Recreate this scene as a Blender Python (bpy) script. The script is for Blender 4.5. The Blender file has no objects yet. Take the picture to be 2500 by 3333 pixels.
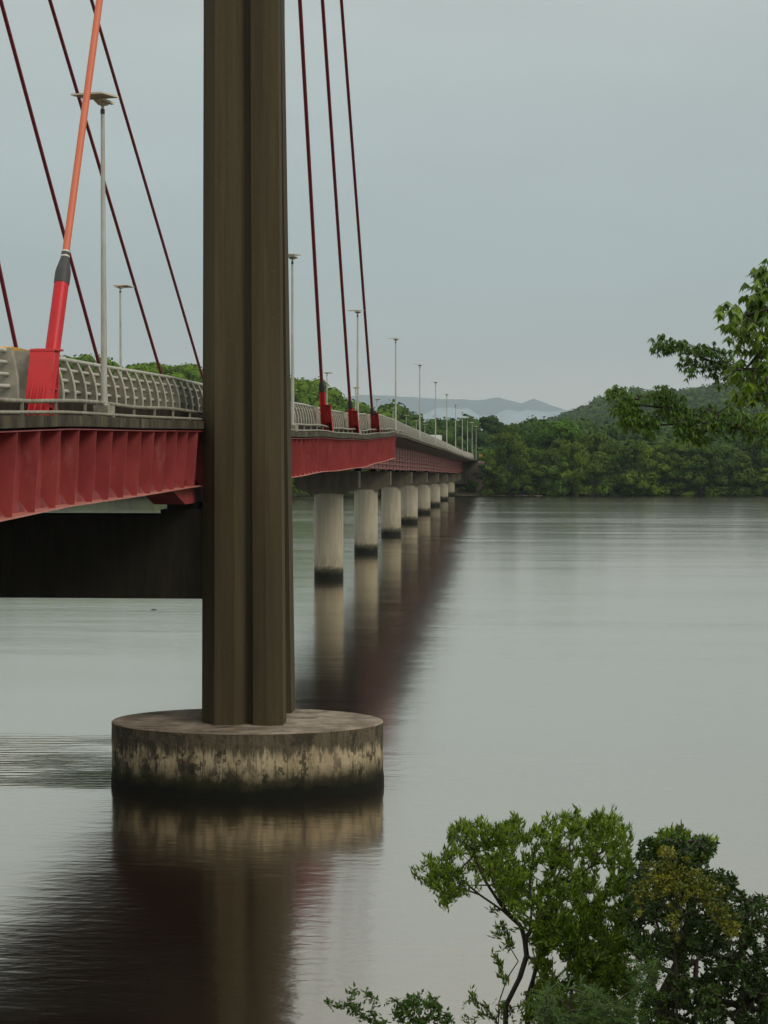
import bpy, math, random
from mathutils import Vector, Matrix, noise
random.seed(7)
S = bpy.context.scene
COL = S.collection
# ------------------------------------------------------------------ camera
F0, CX, CY, HC = 6000.0, 1250.0, 1666.5, 13.2
TH = math.atan((CY-1456)/F0); PSI = math.atan(445/F0*math.cos(TH))
cam_d = bpy.data.cameras.new('camera'); cam = bpy.data.objects.new('camera', cam_d); COL.objects.link(cam)
cam.location = (0, 0, HC); cam.rotation_euler = (math.pi/2-TH, 0, PSI)
cam_d.sensor_fit = 'VERTICAL'; cam_d.sensor_height = 36.0; cam_d.sensor_width = 27.0
cam_d.lens = F0/3333*36.0; cam_d.clip_start = 0.3; cam_d.clip_end = 30000
S.camera = cam
S.render.resolution_x = 768; S.render.resolution_y = 1024
# ------------------------------------------------------------------ sky and light
SUN_EL, SUN_AZ = math.radians(38), math.radians(128)     # azimuth clockwise from +Y (view direction)
W = bpy.data.worlds.new("World"); S.world = W; W.use_nodes = True
nt = W.node_tree; nt.nodes.clear(); N = nt.nodes; L = nt.links
def nd(tree, t, **kw):
    n = tree.nodes.new(t)
    for k, v in kw.items(): setattr(n, k, v)
    return n
out = nd(nt, 'ShaderNodeOutputWorld'); bg = nd(nt, 'ShaderNodeBackground')
sky = nd(nt, 'ShaderNodeTexSky'); sky.sky_type = 'NISHITA'; sky.sun_disc = False
sky.sun_elevation = SUN_EL; sky.sun_rotation = SUN_AZ; sky.air_density = 1.5; sky.dust_density = 4
tc = nd(nt, 'ShaderNodeTexCoord'); sp = nd(nt, 'ShaderNodeSeparateXYZ'); L.new(tc.outputs['Generated'], sp.inputs[0])
rp = nd(nt, 'ShaderNodeValToRGB'); L.new(sp.outputs['Z'], rp.inputs[0])
cr = rp.color_ramp; cr.elements[0].position = 0.0; cr.elements[0].color = (.86, .80, .70, 1)
cr.elements[1].position = 1.0; cr.elements[1].color = (1.15, 1.17, 1.15, 1)
for p, c in ((.03, (.76, .735, .67)), (.055, (.56, .60, .58)), (.09, (.46, .545, .55)), (.17, (.49, .565, .565)), (.25, (.56, .615, .60)), (.33, (.70, .705, .65)), (.6, (.92, .95, .92))):
    e = cr.elements.new(p); e.color = (*c, 1)
mp = nd(nt, 'ShaderNodeMapping'); mp.inputs['Scale'].default_value = (2.2, 2.2, 9)
L.new(tc.outputs['Generated'], mp.inputs[0])
nz = nd(nt, 'ShaderNodeTexNoise'); nz.inputs['Scale'].default_value = 1.6; nz.inputs['Detail'].default_value = 4; nz.inputs['Roughness'].default_value = .5
L.new(mp.outputs[0], nz.inputs['Vector'])
mr = nd(nt, 'ShaderNodeMapRange'); mr.inputs[1].default_value = .3; mr.inputs[2].default_value = .7; mr.inputs[3].default_value = .92; mr.inputs[4].default_value = 1.08
L.new(nz.outputs['Fac'], mr.inputs[0])
ml = nd(nt, 'ShaderNodeVectorMath', operation='SCALE'); L.new(rp.outputs[0], ml.inputs[0]); L.new(mr.outputs[0], ml.inputs['Scale'])
sk = nd(nt, 'ShaderNodeVectorMath', operation='SCALE'); L.new(sky.outputs[0], sk.inputs[0]); sk.inputs['Scale'].default_value = .06
mx = nd(nt, 'ShaderNodeMix', data_type='RGBA'); mx.inputs['Factor'].default_value = .92
L.new(sk.outputs[0], mx.inputs['A']); L.new(ml.outputs[0], mx.inputs['B'])
L.new(mx.outputs['Result'], bg.inputs['Color']); bg.inputs['Strength'].default_value = 1.0
L.new(bg.outputs[0], out.inputs[0])
sl = bpy.data.lights.new('sun', 'SUN'); sl.energy = 1.25; sl.angle = math.radians(28); sl.color = (1, .93, .80)
so = bpy.data.objects.new('sun', sl); COL.objects.link(so)
dv = Vector((math.sin(SUN_AZ)*math.cos(SUN_EL), math.cos(SUN_AZ)*math.cos(SUN_EL), math.sin(SUN_EL)))
so.rotation_euler = dv.to_track_quat('Z', 'Y').to_euler()
S.view_settings.view_transform = 'Standard'; S.view_settings.look = 'None'
S.view_settings.exposure = 0; S.view_settings.gamma = 1
S.render.engine = 'CYCLES'
S.cycles.max_bounces = 6; S.cycles.volume_bounces = 0; S.cycles.transparent_max_bounces = 8
S.cycles.caustics_reflective = False; S.cycles.caustics_refractive = False

# ------------------------------------------------------------------ geometry helpers
def interp(tab, x):
    if x <= tab[0][0]: return tab[0][1]
    for (a, b), (c, d) in zip(tab, tab[1:]):
        if x <= c: return b+(d-b)*(x-a)/(c-a)
    return tab[-1][1]
FW = Vector((-math.sin(PSI)*math.cos(TH), math.cos(PSI)*math.cos(TH), -math.sin(TH)))
RT = Vector((math.cos(PSI), math.sin(PSI), 0)); UP = RT.cross(FW)
def sight(px, py, Y):
    """world point seen at that spot of the photograph, at distance Y along the bridge"""
    d = FW+RT*((px-CX)/F0)+UP*((CY-py)/F0)
    return Vector((0, 0, HC))+d*(Y/d.y)

class MB:
    def __init__(s): s.v = []; s.f = []; s.sm = []
    def add(s, vs, fs, smooth=False):
        b = len(s.v); s.v.extend([tuple(v) for v in vs])
        for f in fs: s.f.append(tuple(i+b for i in f)); s.sm.append(smooth)
        return s
    def box(s, x0, x1, y0, y1, z0, z1, M=None):
        vs = [Vector((x, y, z)) for z in (z0, z1) for x, y in ((x0, y0), (x1, y0), (x1, y1), (x0, y1))]
        if M: vs = [M @ v for v in vs]
        return s.add(vs, [(0, 3, 2, 1), (4, 5, 6, 7), (0, 1, 5, 4), (1, 2, 6, 5), (2, 3, 7, 6), (3, 0, 4, 7)])
    def loft(s, rings, cap=True, smooth=False):
        n = len(rings[0]); vs = [p for r in rings for p in r]; fs = []
        for k in range(len(rings)-1):
            for i in range(n):
                j = (i+1) % n; fs.append((k*n+i, k*n+j, (k+1)*n+j, (k+1)*n+i))
        s.add(vs, fs, smooth)
        if cap: s.add(rings[0], [tuple(reversed(range(n)))]); s.add(rings[-1], [tuple(range(n))])
        return s
    def tube(s, pts, rad, n=8, cap=True):
        pts = [Vector(p) for p in pts]
        if not hasattr(rad, '__len__'): rad = [rad]*len(pts)
        rings = []
        for i, p in enumerate(pts):
            a = pts[max(i-1, 0)]; b = pts[min(i+1, len(pts)-1)]; t = (b-a)
            if t.length < 1e-6: t = Vector((0, 0, 1))
            t.normalize()
            ref = Vector((0, 0, 1)) if abs(t.z) < .9 else Vector((0, 1, 0))
            u = t.cross(ref).normalized(); w = u.cross(t)
            rings.append([p+(u*math.cos(2*math.pi*k/n)+w*math.sin(2*math.pi*k/n))*rad[i] for k in range(n)])
        return s.loft(rings, cap, True)
    def prism(s, poly, axis, lo, hi, M=None):
        """closed polygon of 2-D points pushed along an axis: 'x' (y,z), 'y' (x,z), 'z' (x,y)"""
        def P(p, t):
            v = Vector((t, p[0], p[1])) if axis == 'x' else Vector((p[0], t, p[1])) if axis == 'y' else Vector((p[0], p[1], t))
            return M @ v if M else v
        return s.loft([[P(p, lo) for p in poly], [P(p, hi) for p in poly]])
    def build(s, name, mat, parent=None, loc=None):
        me = bpy.data.meshes.new(name); me.from_pydata(s.v, [], s.f)
        me.polygons.foreach_set('use_smooth', s.sm); me.materials.append(mat); me.update()
        o = bpy.data.objects.new(name, me); COL.objects.link(o)
        if parent: o.parent = parent
        if loc is not None: o.location = loc
        return o
def tag(o, label=None, cat=None, group=None, kind=None):
    if label: o['label'] = label
    if cat: o['category'] = cat
    if group: o['group'] = group
    if kind: o['kind'] = kind
    return o
def empty(name, loc=(0, 0, 0), rz=0):
    o = bpy.data.objects.new(name, None); COL.objects.link(o); o.location = loc; o.rotation_euler = (0, 0, rz); o.empty_display_size = .5
    return o
def copy_tree(o, parent=None):
    c = o.copy(); COL.objects.link(c); c.parent = parent
    for ch in list(o.children): copy_tree(ch, c)
    return c

# ------------------------------------------------------------------ materials
def mat(name, base, rough=.6, metal=0, spec=.5, vary=None, vary_scale=3.0, stretch=(1, 1, 1), bump=0, bump_scale=20, detail=5, lo=.35, hi=.65):
    m = bpy.data.materials.new(name); m.use_nodes = True; t = m.node_tree; p = t.nodes['Principled BSDF']
    p.inputs['Base Color'].default_value = (*base, 1); p.inputs['Roughness'].default_value = rough
    p.inputs['Metallic'].default_value = metal; p.inputs['Specular IOR Level'].default_value = spec
    tc = nd(t, 'ShaderNodeTexCoord')
    if vary:
        mp = nd(t, 'ShaderNodeMapping'); mp.inputs['Scale'].default_value = stretch; t.links.new(tc.outputs['Object'], mp.inputs[0])
        n = nd(t, 'ShaderNodeTexNoise'); n.inputs['Scale'].default_value = vary_scale; n.inputs['Detail'].default_value = detail; n.inputs['Roughness'].default_value = .62
        t.links.new(mp.outputs[0], n.inputs['Vector'])
        r = nd(t, 'ShaderNodeValToRGB'); r.color_ramp.elements[0].position = lo; r.color_ramp.elements[1].position = hi
        r.color_ramp.elements[0].color = (*base, 1); r.color_ramp.elements[1].color = (*vary, 1)
        t.links.new(n.outputs['Fac'], r.inputs[0]); t.links.new(r.outputs[0], p.inputs['Base Color'])
        m['ramp'] = r.name
    if bump:
        n2 = nd(t, 'ShaderNodeTexNoise'); n2.inputs['Scale'].default_value = bump_scale; n2.inputs['Detail'].default_value = 4
        t.links.new(tc.outputs['Object'], n2.inputs['Vector'])
        b = nd(t, 'ShaderNodeBump'); b.inputs['Strength'].default_value = bump; b.inputs['Distance'].default_value = .05
        t.links.new(n2.outputs['Fac'], b.inputs['Height']); t.links.new(b.outputs[0], p.inputs['Normal'])
    return m
def layer(m, col, scale, stretch, lo, hi, zlo=None, zhi=None, below=True, amount=1.0, zjit=0.0):
    """add a layer of dirt or bare patches: noise mask, optionally limited to a height band (world z)"""
    t = m.node_tree; p = t.nodes['Principled BSDF']; tc = nd(t, 'ShaderNodeTexCoord')
    mp = nd(t, 'ShaderNodeMapping'); mp.inputs['Scale'].default_value = stretch; t.links.new(tc.outputs['Object'], mp.inputs[0])
    n = nd(t, 'ShaderNodeTexNoise'); n.inputs['Scale'].default_value = scale; n.inputs['Detail'].default_value = 6; n.inputs['Roughness'].default_value = .65
    t.links.new(mp.outputs[0], n.inputs['Vector'])
    r = nd(t, 'ShaderNodeMapRange'); r.inputs[1].default_value = lo; r.inputs[2].default_value = hi
    t.links.new(n.outputs['Fac'], r.inputs[0]); fac = r.outputs[0]
    if zlo is not None:
        g = nd(t, 'ShaderNodeNewGeometry'); s = nd(t, 'ShaderNodeSeparateXYZ'); t.links.new(g.outputs['Position'], s.inputs[0])
        zz = s.outputs['Z']
        if zjit:
            a = nd(t, 'ShaderNodeMath', operation='MULTIPLY_ADD'); t.links.new(n.outputs['Fac'], a.inputs[0]); a.inputs[1].default_value = zjit
            t.links.new(zz, a.inputs[2]); zz = a.outputs[0]
        q = nd(t, 'ShaderNodeMapRange'); q.inputs[1].default_value = zlo; q.inputs[2].default_value = zhi
        q.inputs[3].default_value = 1 if below else 0; q.inputs[4].default_value = 0 if below else 1
        t.links.new(zz, q.inputs[0])
        mu = nd(t, 'ShaderNodeMath', operation='MULTIPLY'); t.links.new(fac, mu.inputs[0]); t.links.new(q.outputs[0], mu.inputs[1]); fac = mu.outputs[0]
    am = nd(t, 'ShaderNodeMath', operation='MULTIPLY'); t.links.new(fac, am.inputs[0]); am.inputs[1].default_value = amount
    mx = nd(t, 'ShaderNodeMix', data_type='RGBA'); t.links.new(am.outputs[0], mx.inputs['Factor'])
    b = p.inputs['Base Color']
    if b.links: t.links.new(b.links[0].from_socket, mx.inputs['A'])
    else: mx.inputs['A'].default_value = b.default_value
    mx.inputs['B'].default_value = (*col, 1); t.links.new(mx.outputs['Result'], b)
    return m
M = {}
M['pylon'] = mat('pylon_concrete', (.092, .074, .040), .85, spec=.12, vary=(.056, .045, .024), vary_scale=.9, stretch=(2.2, 2.2, .10), bump=.25, bump_scale=14, lo=.3, hi=.7)
layer(M['pylon'], (.045, .032, .02), 2.2, (3, 3, .1), .5, .75, amount=.6)
layer(M['pylon'], (.17, .13, .085), 6, (1.5, 1.5, 1.5), .58, .75, amount=.35)
M['beam'] = mat('shaded_grimy_concrete', (.02, .017, .012), .9, spec=.15, vary=(.034, .028, .02), vary_scale=2, stretch=(2, 2, .3))  # grime plus the shade under the deck, both darkened into the base colour
M['cap'] = mat('weathered_concrete', (.52, .42, .27), .85, spec=.2, vary=(.36, .275, .16), vary_scale=1.4, stretch=(1.2, 1.2, .8), bump=.5, bump_scale=9)
layer(M['cap'], (.060, .052, .036), .42, (1, 1, .8), .50, .55, amount=.9)
layer(M['cap'], (.030, .026, .018), 2.2, (1.6, 1.6, .6), .545, .59, amount=.55)
layer(M['cap'], (.045, .038, .026), 5.0, (2.0, 2.0, .10), .55, .62, amount=.6)
layer(M['cap'], (.035, .030, .020), 1.7, (1, 1, .7), .57, .59, amount=.8)
layer(M['cap'], (.60, .50, .34), 4.2, (1, 1, .6), .60, .63, 1.6, 1.9, below=False, amount=.7)
layer(M['cap'], (.05, .043, .030), 2.4, (1.8, 1.8, .16), .0, .05, 2.35, 2.6, below=False, zjit=1.5, amount=.8)
layer(M['cap'], (.022, .024, .008), 1.8, (1.3, 1.3, .5), .0, .05, 1.15, 1.75, below=True, zjit=1.0, amount=.9)
layer(M['cap'], (.0055, .0055, .003), 1.3, (1, 1, .6), .0, .05, .75, 1.3, below=True, zjit=.9)
M['captop'] = mat('cap_top_concrete', (.34, .28, .21), .8, spec=.3, vary=(.17, .13, .09), vary_scale=.9, bump=.3, lo=.4, hi=.6)
layer(M['captop'], (.05, .04, .03), 1.1, (.6, 1.5, 1), .56, .62, amount=.8)
M['pier'] = mat('pier_concrete', (.60, .54, .40), .8, spec=.3, vary=(.46, .41, .30), vary_scale=1.0, stretch=(2.5, 2.5, .25), bump=.15)
layer(M['pier'], (.25, .20, .12), 3, (2, 2, .4), .35, .7, 1.6, 3.0, below=True, amount=.8)
layer(M['pier'], (.16, .14, .11), 5, (3, 3, .12), .58, .7, amount=.6)
layer(M['pier'], (.045, .042, .020), 1.7, (1, 1, 1), .0, .05, 1.5, 1.9, below=True, zjit=1.0, amount=.85)
layer(M['pier'], (.007, .007, .004), 1.3, (1, 1, 1), .0, .05, 1.05, 1.5, below=True, zjit=1.0)
M['capbeam'] = mat('cap_beam_concrete', (.25, .215, .155), .85, spec=.2, vary=(.17, .148, .105), vary_scale=1.0, stretch=(2, 2, .5), bump=.15)
M['fascia'] = mat('stained_fascia_concrete', (.11, .093, .06), .85, spec=.15, vary=(.045, .038, .024), vary_scale=1.6, stretch=(1, 1, .35), bump=.3, lo=.38, hi=.6)
layer(M['fascia'], (.32, .28, .19), .55, (1, 1, .1), .62, .68, amount=.75)
layer(M['fascia'], (.27, .24, .16), 3.1, (1, 1, .15), .62, .67, amount=.6)
layer(M['fascia'], (.02, .018, .012), 2.5, (1, 1, .4), .55, .68, amount=.7)
M['kerb'] = mat('dirty_kerb_concrete', (.045, .038, .025), .9, spec=.1, vary=(.018, .016, .011), vary_scale=3, stretch=(1, 1, .3))
M['rail'] = mat('barrier_concrete', (.36, .335, .26), .8, spec=.3, vary=(.24, .225, .175), vary_scale=2.2, bump=.2)
layer(M['rail'], (.20, .11, .05), 6, (1, 1, 1), .62, .72, amount=.5)
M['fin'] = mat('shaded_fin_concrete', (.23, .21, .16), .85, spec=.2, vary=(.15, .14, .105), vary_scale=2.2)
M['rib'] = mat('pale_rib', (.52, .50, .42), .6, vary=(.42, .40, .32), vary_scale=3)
M['pipe'] = mat('painted_pipe', (.33, .31, .23), .5, spec=.4, vary=(.20, .185, .13), vary_scale=3)
layer(M['pipe'], (.17, .08, .035), 2.5, (1, 1, 1), .56, .66, amount=.85)
M['galv'] = mat('galvanised_steel', (.50, .50, .45), .5, .25, vary=(.36, .35, .28), vary_scale=3, stretch=(1, 1, .4))
M['panel'] = mat('lamp_panel_underside', (.72, .64, .45), .6, vary=(.55, .48, .34), vary_scale=3)
M['girder'] = mat('faded_red_girder', (.39, .074, .068), .5, spec=.35, vary=(.27, .044, .044), vary_scale=1.2, stretch=(1, 1, .5), bump=.05)
layer(M['girder'], (.55, .25, .20), 1.7, (1, 1, .35), .60, .75, amount=.5)
layer(M['girder'], (.50, .24, .10), 7, (1, 1, 1), .70, .76, amount=.7)
M['flange'] = mat('faded_pink_flange', (.62, .27, .20), .5, spec=.5, vary=(.45, .15, .12), vary_scale=2)
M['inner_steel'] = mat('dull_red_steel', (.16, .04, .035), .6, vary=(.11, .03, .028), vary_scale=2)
M['appr'] = mat('dull_rose_girder', (.50, .17, .15), .55, vary=(.40, .12, .11), vary_scale=.8, bump=.05)
M['anchor'] = mat('bright_red_paint', (.56, .028, .03), .45, spec=.3, vary=(.50, .03, .03), vary_scale=3)
M['sleeve'] = mat('glossy_red_sleeve', (.60, .010, .018), .4, spec=.35, vary=(.52, .013, .018), vary_scale=2)
M['orange'] = mat('faded_orange_cable', (.66, .16, .07), .5, vary=(.62, .14, .06), vary_scale=1)
M['cable'] = mat('dark_red_cable', (.22, .012, .02), .45, vary=(.19, .011, .018), vary_scale=1)
M['boot'] = mat('black_rubber', (.035, .035, .032), .55, vary=(.05, .048, .045), vary_scale=4)
M['ring'] = mat('pale_band', (.7, .68, .6), .5)
M['asphalt'] = mat('asphalt', (.05, .05, .05), .9, vary=(.065, .063, .06), vary_scale=6)
M['bank'] = mat('bank_soil', (.07, .06, .03), .95, vary=(.04, .055, .02), vary_scale=.4, bump=.4, bump_scale=2)
M['stone'] = mat('bank_stone', (.16, .10, .075), .9, vary=(.07, .05, .04), vary_scale=.6, bump=.8, bump_scale=1.5)
M['bark'] = mat('bark', (.065, .048, .036), .9, vary=(.03, .023, .018), vary_scale=8, bump=.4)
M['white'] = mat('white_paint', (.8, .8, .78), .4, vary=(.72, .72, .70), vary_scale=2)
M['yellow'] = mat('yellow_paint', (.75, .36, .02), .4, vary=(.70, .33, .02), vary_scale=2)
M['glass'] = mat('dark_glass', (.02, .025, .03), .1)
M['tyre'] = mat('tyre_rubber', (.02, .02, .02), .8)
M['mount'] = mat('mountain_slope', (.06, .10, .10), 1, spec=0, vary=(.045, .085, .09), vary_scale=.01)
def leafmat(name, c1, c2, rough=.5, trans=.25, patch=.2, c3=None, spec=.4, isl=.38):
    m = bpy.data.materials.new(name); m.use_nodes = True; t = m.node_tree; p = t.nodes['Principled BSDF']; o = t.nodes['Material Output']
    g = nd(t, 'ShaderNodeNewGeometry'); tc = nd(t, 'ShaderNodeTexCoord')
    n = nd(t, 'ShaderNodeTexNoise'); n.inputs['Scale'].default_value = patch; n.inputs['Detail'].default_value = 3; t.links.new(g.outputs['Position'], n.inputs['Vector'])
    a = nd(t, 'ShaderNodeMath', operation='MULTIPLY_ADD'); t.links.new(g.outputs['Random Per Island'], a.inputs[0]); a.inputs[1].default_value = isl
    b = nd(t, 'ShaderNodeMapRange'); b.inputs[1].default_value = .3; b.inputs[2].default_value = .7; b.inputs[3].default_value = 0; b.inputs[4].default_value = 1-isl
    t.links.new(n.outputs['Fac'], b.inputs[0]); t.links.new(b.outputs[0], a.inputs[2])
    r = nd(t, 'ShaderNodeValToRGB'); r.color_ramp.elements[0].color = (*c1, 1); r.color_ramp.elements[1].color = (*c2, 1); r.color_ramp.elements[0].position = .1; r.color_ramp.elements[1].position = .85
    if c3: e = r.color_ramp.elements.new(.97); e.color = (*c3, 1)
    t.links.new(a.outputs[0], r.inputs[0])
    oi = nd(t, 'ShaderNodeObjectInfo'); hs = nd(t, 'ShaderNodeHueSaturation'); hv = nd(t, 'ShaderNodeMapRange'); hv.inputs[3].default_value = .72; hv.inputs[4].default_value = 1.28
    hh_ = nd(t, 'ShaderNodeMapRange'); hh_.inputs[3].default_value = .512; hh_.inputs[4].default_value = .488
    if name in ('mangrove_leaf', 'lime_leaf'): t.links.new(oi.outputs['Random'], hv.inputs[0]); t.links.new(oi.outputs['Random'], hh_.inputs[0]); t.links.new(hv.outputs[0], hs.inputs['Value']); t.links.new(hh_.outputs[0], hs.inputs['Hue'])
    t.links.new(r.outputs[0], hs.inputs['Color']); r = hs; t.links.new(r.outputs[0], p.inputs['Base Color']); p.inputs['Roughness'].default_value = rough; p.inputs['Specular IOR Level'].default_value = spec
    if trans:
        tr = nd(t, 'ShaderNodeBsdfTranslucent'); t.links.new(r.outputs[0], tr.inputs[0]); mx = nd(t, 'ShaderNodeMixShader'); mx.inputs[0].default_value = trans
        t.links.new(p.outputs[0], mx.inputs[1]); t.links.new(tr.outputs[0], mx.inputs[2]); t.links.new(mx.outputs[0], o.inputs[0])
    return m
M['leaf_shrub'] = leafmat('shrub_leaf', (.032, .070, .006), (.25, .36, .024), .42, .35, 1.2, isl=.68)
M['leaf_dark'] = leafmat('dark_leaf', (.014, .036, .008), (.075, .13, .018), .38, .3, 1.0, isl=.65)
M['leaf_vine'] = leafmat('vine_leaf', (.05, .09, .010), (.36, .32, .02), .5, .3, 1.8, (.5, .25, .02))
M['leaf_fern'] = leafmat('fern_leaf', (.022, .055, .009), (.09, .16, .022), .6, .3, 1.0)
M['leaf_palm'] = leafmat('palmate_leaf', (.038, .095, .008), (.15, .26, .018), .4, .4, .5, (.30, .34, .04))
M['leaf_bright'] = leafmat('bright_palmate_leaf', (.045, .11, .010), (.23, .34, .022), .4, .42, .8, (.45, .45, .05), isl=.6)
M['leaf_mangrove'] = leafmat('mangrove_leaf', (.026, .055, .006), (.10, .158, .012), .7, .1, .09, spec=.1)
M['leaf_lime'] = leafmat('lime_leaf', (.04, .10, .009), (.10, .20, .015), .7, .1, .12, spec=.1)
M['leaf_hill'] = leafmat('hill_leaf', (.022, .050, .013), (.065, .112, .018), .8, 0, .035, spec=.05)
M['leaf_left'] = leafmat('left_hill_leaf', (.05, .10, .01), (.12, .20, .016), .8, 0, .06, spec=.05)

# ------------------------------------------------------------------ water
wm = bpy.data.materials.new('river_water'); wm.use_nodes = True; t = wm.node_tree; p = t.nodes['Principled BSDF']
p.inputs['Base Color'].default_value = (.018, .010, .004, 1); p.inputs['Roughness'].default_value = 1; p.inputs['Specular IOR Level'].default_value = 0
gl = nd(t, 'ShaderNodeBsdfGlossy'); gl.inputs['Roughness'].default_value = .125; gl.inputs['Color'].default_value = (1, .94, .86, 1)
g = nd(t, 'ShaderNodeNewGeometry')
def wnoise(scale, stretch, detail=3, rough=.5, rot=0, dist=0):
    mp = nd(t, 'ShaderNodeMapping'); mp.inputs['Scale'].default_value = (*stretch, 1); mp.inputs['Rotation'].default_value = (0, 0, rot)
    t.links.new(g.outputs['Position'], mp.inputs[0]); n = nd(t, 'ShaderNodeTexNoise'); n.inputs['Scale'].default_value = scale
    n.inputs['Detail'].default_value = detail; n.inputs['Roughness'].default_value = rough; n.inputs['Distortion'].default_value = dist
    t.links.new(mp.outputs[0], n.inputs['Vector']); return n.outputs['Fac']
def math_(op, a, b=None, c=None):
    n = nd(t, 'ShaderNodeMath', operation=op)
    for i, x in enumerate((a, b, c)):
        if x is None: continue
        if isinstance(x, (int, float)): n.inputs[i].default_value = x
        else: t.links.new(x, n.inputs[i])
    return n.outputs[0]
def rng(a, i0, i1, o0, o1):
    n = nd(t, 'ShaderNodeMapRange'); t.links.new(a, n.inputs[0])
    for k, v in enumerate((i0, i1, o0, o1)): n.inputs[k+1].default_value = v
    return n.outputs[0]
fine = wnoise(2.6, (.45, 1.0), 3, .55, .05)
mid = wnoise(.75, (.4, 1.0), 3, .5, -.08)
big = wnoise(.10, (.3, 1.0), 2, .5, .1)
streak = wnoise(.028, (.16, 1.0), 4, .55, .06, .6)          # wind streaks and current lines
amp = rng(streak, .45, .62, .4, 1.8)
h = math_('MULTIPLY_ADD', fine, .008, math_('MULTIPLY', mid, .010))
h = math_('MULTIPLY', h, amp)
h = math_('MULTIPLY_ADD', big, .05, h)
# the ring waves where the current meets the pile cap: rings round the upstream end, fading outward
sw = nd(t, 'ShaderNodeSeparateXYZ'); t.links.new(g.outputs['Position'], sw.inputs[0]); wx, wy = sw.outputs['X'], sw.outputs['Y']
wob = wnoise(.55, (.35, 1), 4, .6); wob2 = wnoise(.16, (.5, 1), 2, .5)
ph = math_('MULTIPLY', math_('MULTIPLY_ADD', wx, -.10, wy), 11.0)
ph = math_('MULTIPLY_ADD', wob, 9.0, ph); ph = math_('MULTIPLY_ADD', wob2, 16.0, ph)
ring = math_('SINE', ph)
fade = math_('MULTIPLY', math_('MULTIPLY', rng(math_('MULTIPLY_ADD', wob2, 4.0, wy), 70.4, 74.0, 0, 1), rng(wy, 75, 84.5, 1, 0)), rng(wx, -16.4, -15.2, 1, 0))
fade = math_('MULTIPLY', fade, rng(wnoise(.30, (.35, 1), 3, .6), .40, .58, .25, 1))
sy_ = nd(t, 'ShaderNodeSeparateXYZ'); t.links.new(g.outputs['Position'], sy_.inputs[0])
h = math_('MULTIPLY', h, rng(sy_.outputs['Y'], 200, 440, 1, 5))
h = math_('ADD', h, math_('MULTIPLY', math_('MULTIPLY', ring, .026), fade))
bp = nd(t, 'ShaderNodeBump'); bp.inputs['Strength'].default_value = 1.0; bp.inputs['Distance'].default_value = 1.0
t.links.new(h, bp.inputs['Height']); t.links.new(bp.outputs[0], gl.inputs['Normal'])
lw = nd(t, 'ShaderNodeLayerWeight'); lw.inputs['Blend'].default_value = .5; t.links.new(bp.outputs[0], lw.inputs['Normal'])
fr = nd(t, 'ShaderNodeValToRGB'); fr.color_ramp.elements[0].color = (.05, .05, .05, 1); fr.color_ramp.elements[1].color = (1, 1, 1, 1)
for p_, v_ in ((.45, .30), (.70, .64), (.83, .82), (.93, .96)): e_ = fr.color_ramp.elements.new(p_); e_.color = (v_, v_, v_, 1)
t.links.new(lw.outputs['Facing'], fr.inputs[0]); mxs = nd(t, 'ShaderNodeMixShader'); t.links.new(fr.outputs[0], mxs.inputs[0])
t.links.new(p.outputs[0], mxs.inputs[1]); t.links.new(gl.outputs[0], mxs.inputs[2]); t.links.new(mxs.outputs[0], t.nodes['Material Output'].inputs[0])
w = MB()
xs = [-14000, -800, -200, -60, 0, 60, 200, 800, 14000]; ys = [-300, 0, 40, 80, 160, 320, 640, 1200, 2600]
w.add([(x, y, 0) for y in ys for x in xs], [(j*9+i, j*9+i+1, (j+1)*9+i+1, (j+1)*9+i) for j in range(8) for i in range(8)])
tag(w.build('water', wm), 'calm brown grey river with soft reflections', 'water', kind='structure')

# ------------------------------------------------------------------ land beyond the river
def prof(pts, Y):
    r = []
    for px, py in pts:
        v = sight(px, py, Y); r.append((v.x, v.z))
    return sorted(r)
YL, YR, YN = 610, 2500, 700
RL = prof([(-900, 1150), (0, 1150), (150, 1163), (330, 1172), (430, 1192), (560, 1188), (660, 1210), (800, 1215), (880, 1222), (960, 1245), (1010, 1242), (1080, 1285), (1130, 1305), (1200, 1345), (1260, 1362), (1330, 1420)], YL)
RR = prof([(900, 1425), (1300, 1405), (1500, 1400), (1600, 1400), (1700, 1388), (1771, 1366), (1886, 1330), (1982, 1294), (2060, 1275), (2240, 1275), (2302, 1260), (2392, 1247), (2500, 1238), (2800, 1225), (3600, 1260), (4800, 1330)], YR)
RN = prof([(900, 1430), (1280, 1405), (1330, 1375), (1390, 1366), (1440, 1372), (1500, 1382), (1560, 1405), (1700, 1392), (1850, 1400), (2050, 1420), (2300, 1440), (2600, 1440)], YN)
def sstep(a, b, x):
    u = max(0, min(1, (x-a)/(b-a))); return u*u*(3-2*u)
def land(x, y):
    z = -1.5+1.9*sstep(shore(x)-3, shore(x)+3, y)+1.1*sstep(shore(x)+6, shore(x)+30, y)
    zl = -2.5+(interp(RL, x)-4.5)*sstep(shore(x), YL, y)*(1-.8*sstep(YL, YL+250, y))
    zn = -2.5+(interp(RN, x*YN/max(y, 300))-5.5)*sstep(560, YN, y)*(1-.5*sstep(YN+40, YN+250, y))
    zr = -2.5+(interp(RR, x*YR/max(y, 500))-24)*sstep(760, YR, y)*(1-.9*sstep(YR+100, YR+700, y))
    return max(z, zl if x < -25 else z, zn if x > -150 else z, zr)+1.2*noise.noise(Vector((x*.03, y*.03, 0)))*(1 if y > 560 else 0)
def shore(x):
    return interp([(-300, 452), (-60, 468), (-25, 492), (-6, 500), (10, 502), (66, 506), (300, 520)], x)+1.5*math.sin(x*.21)+1.2*math.sin(x*.53)
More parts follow.
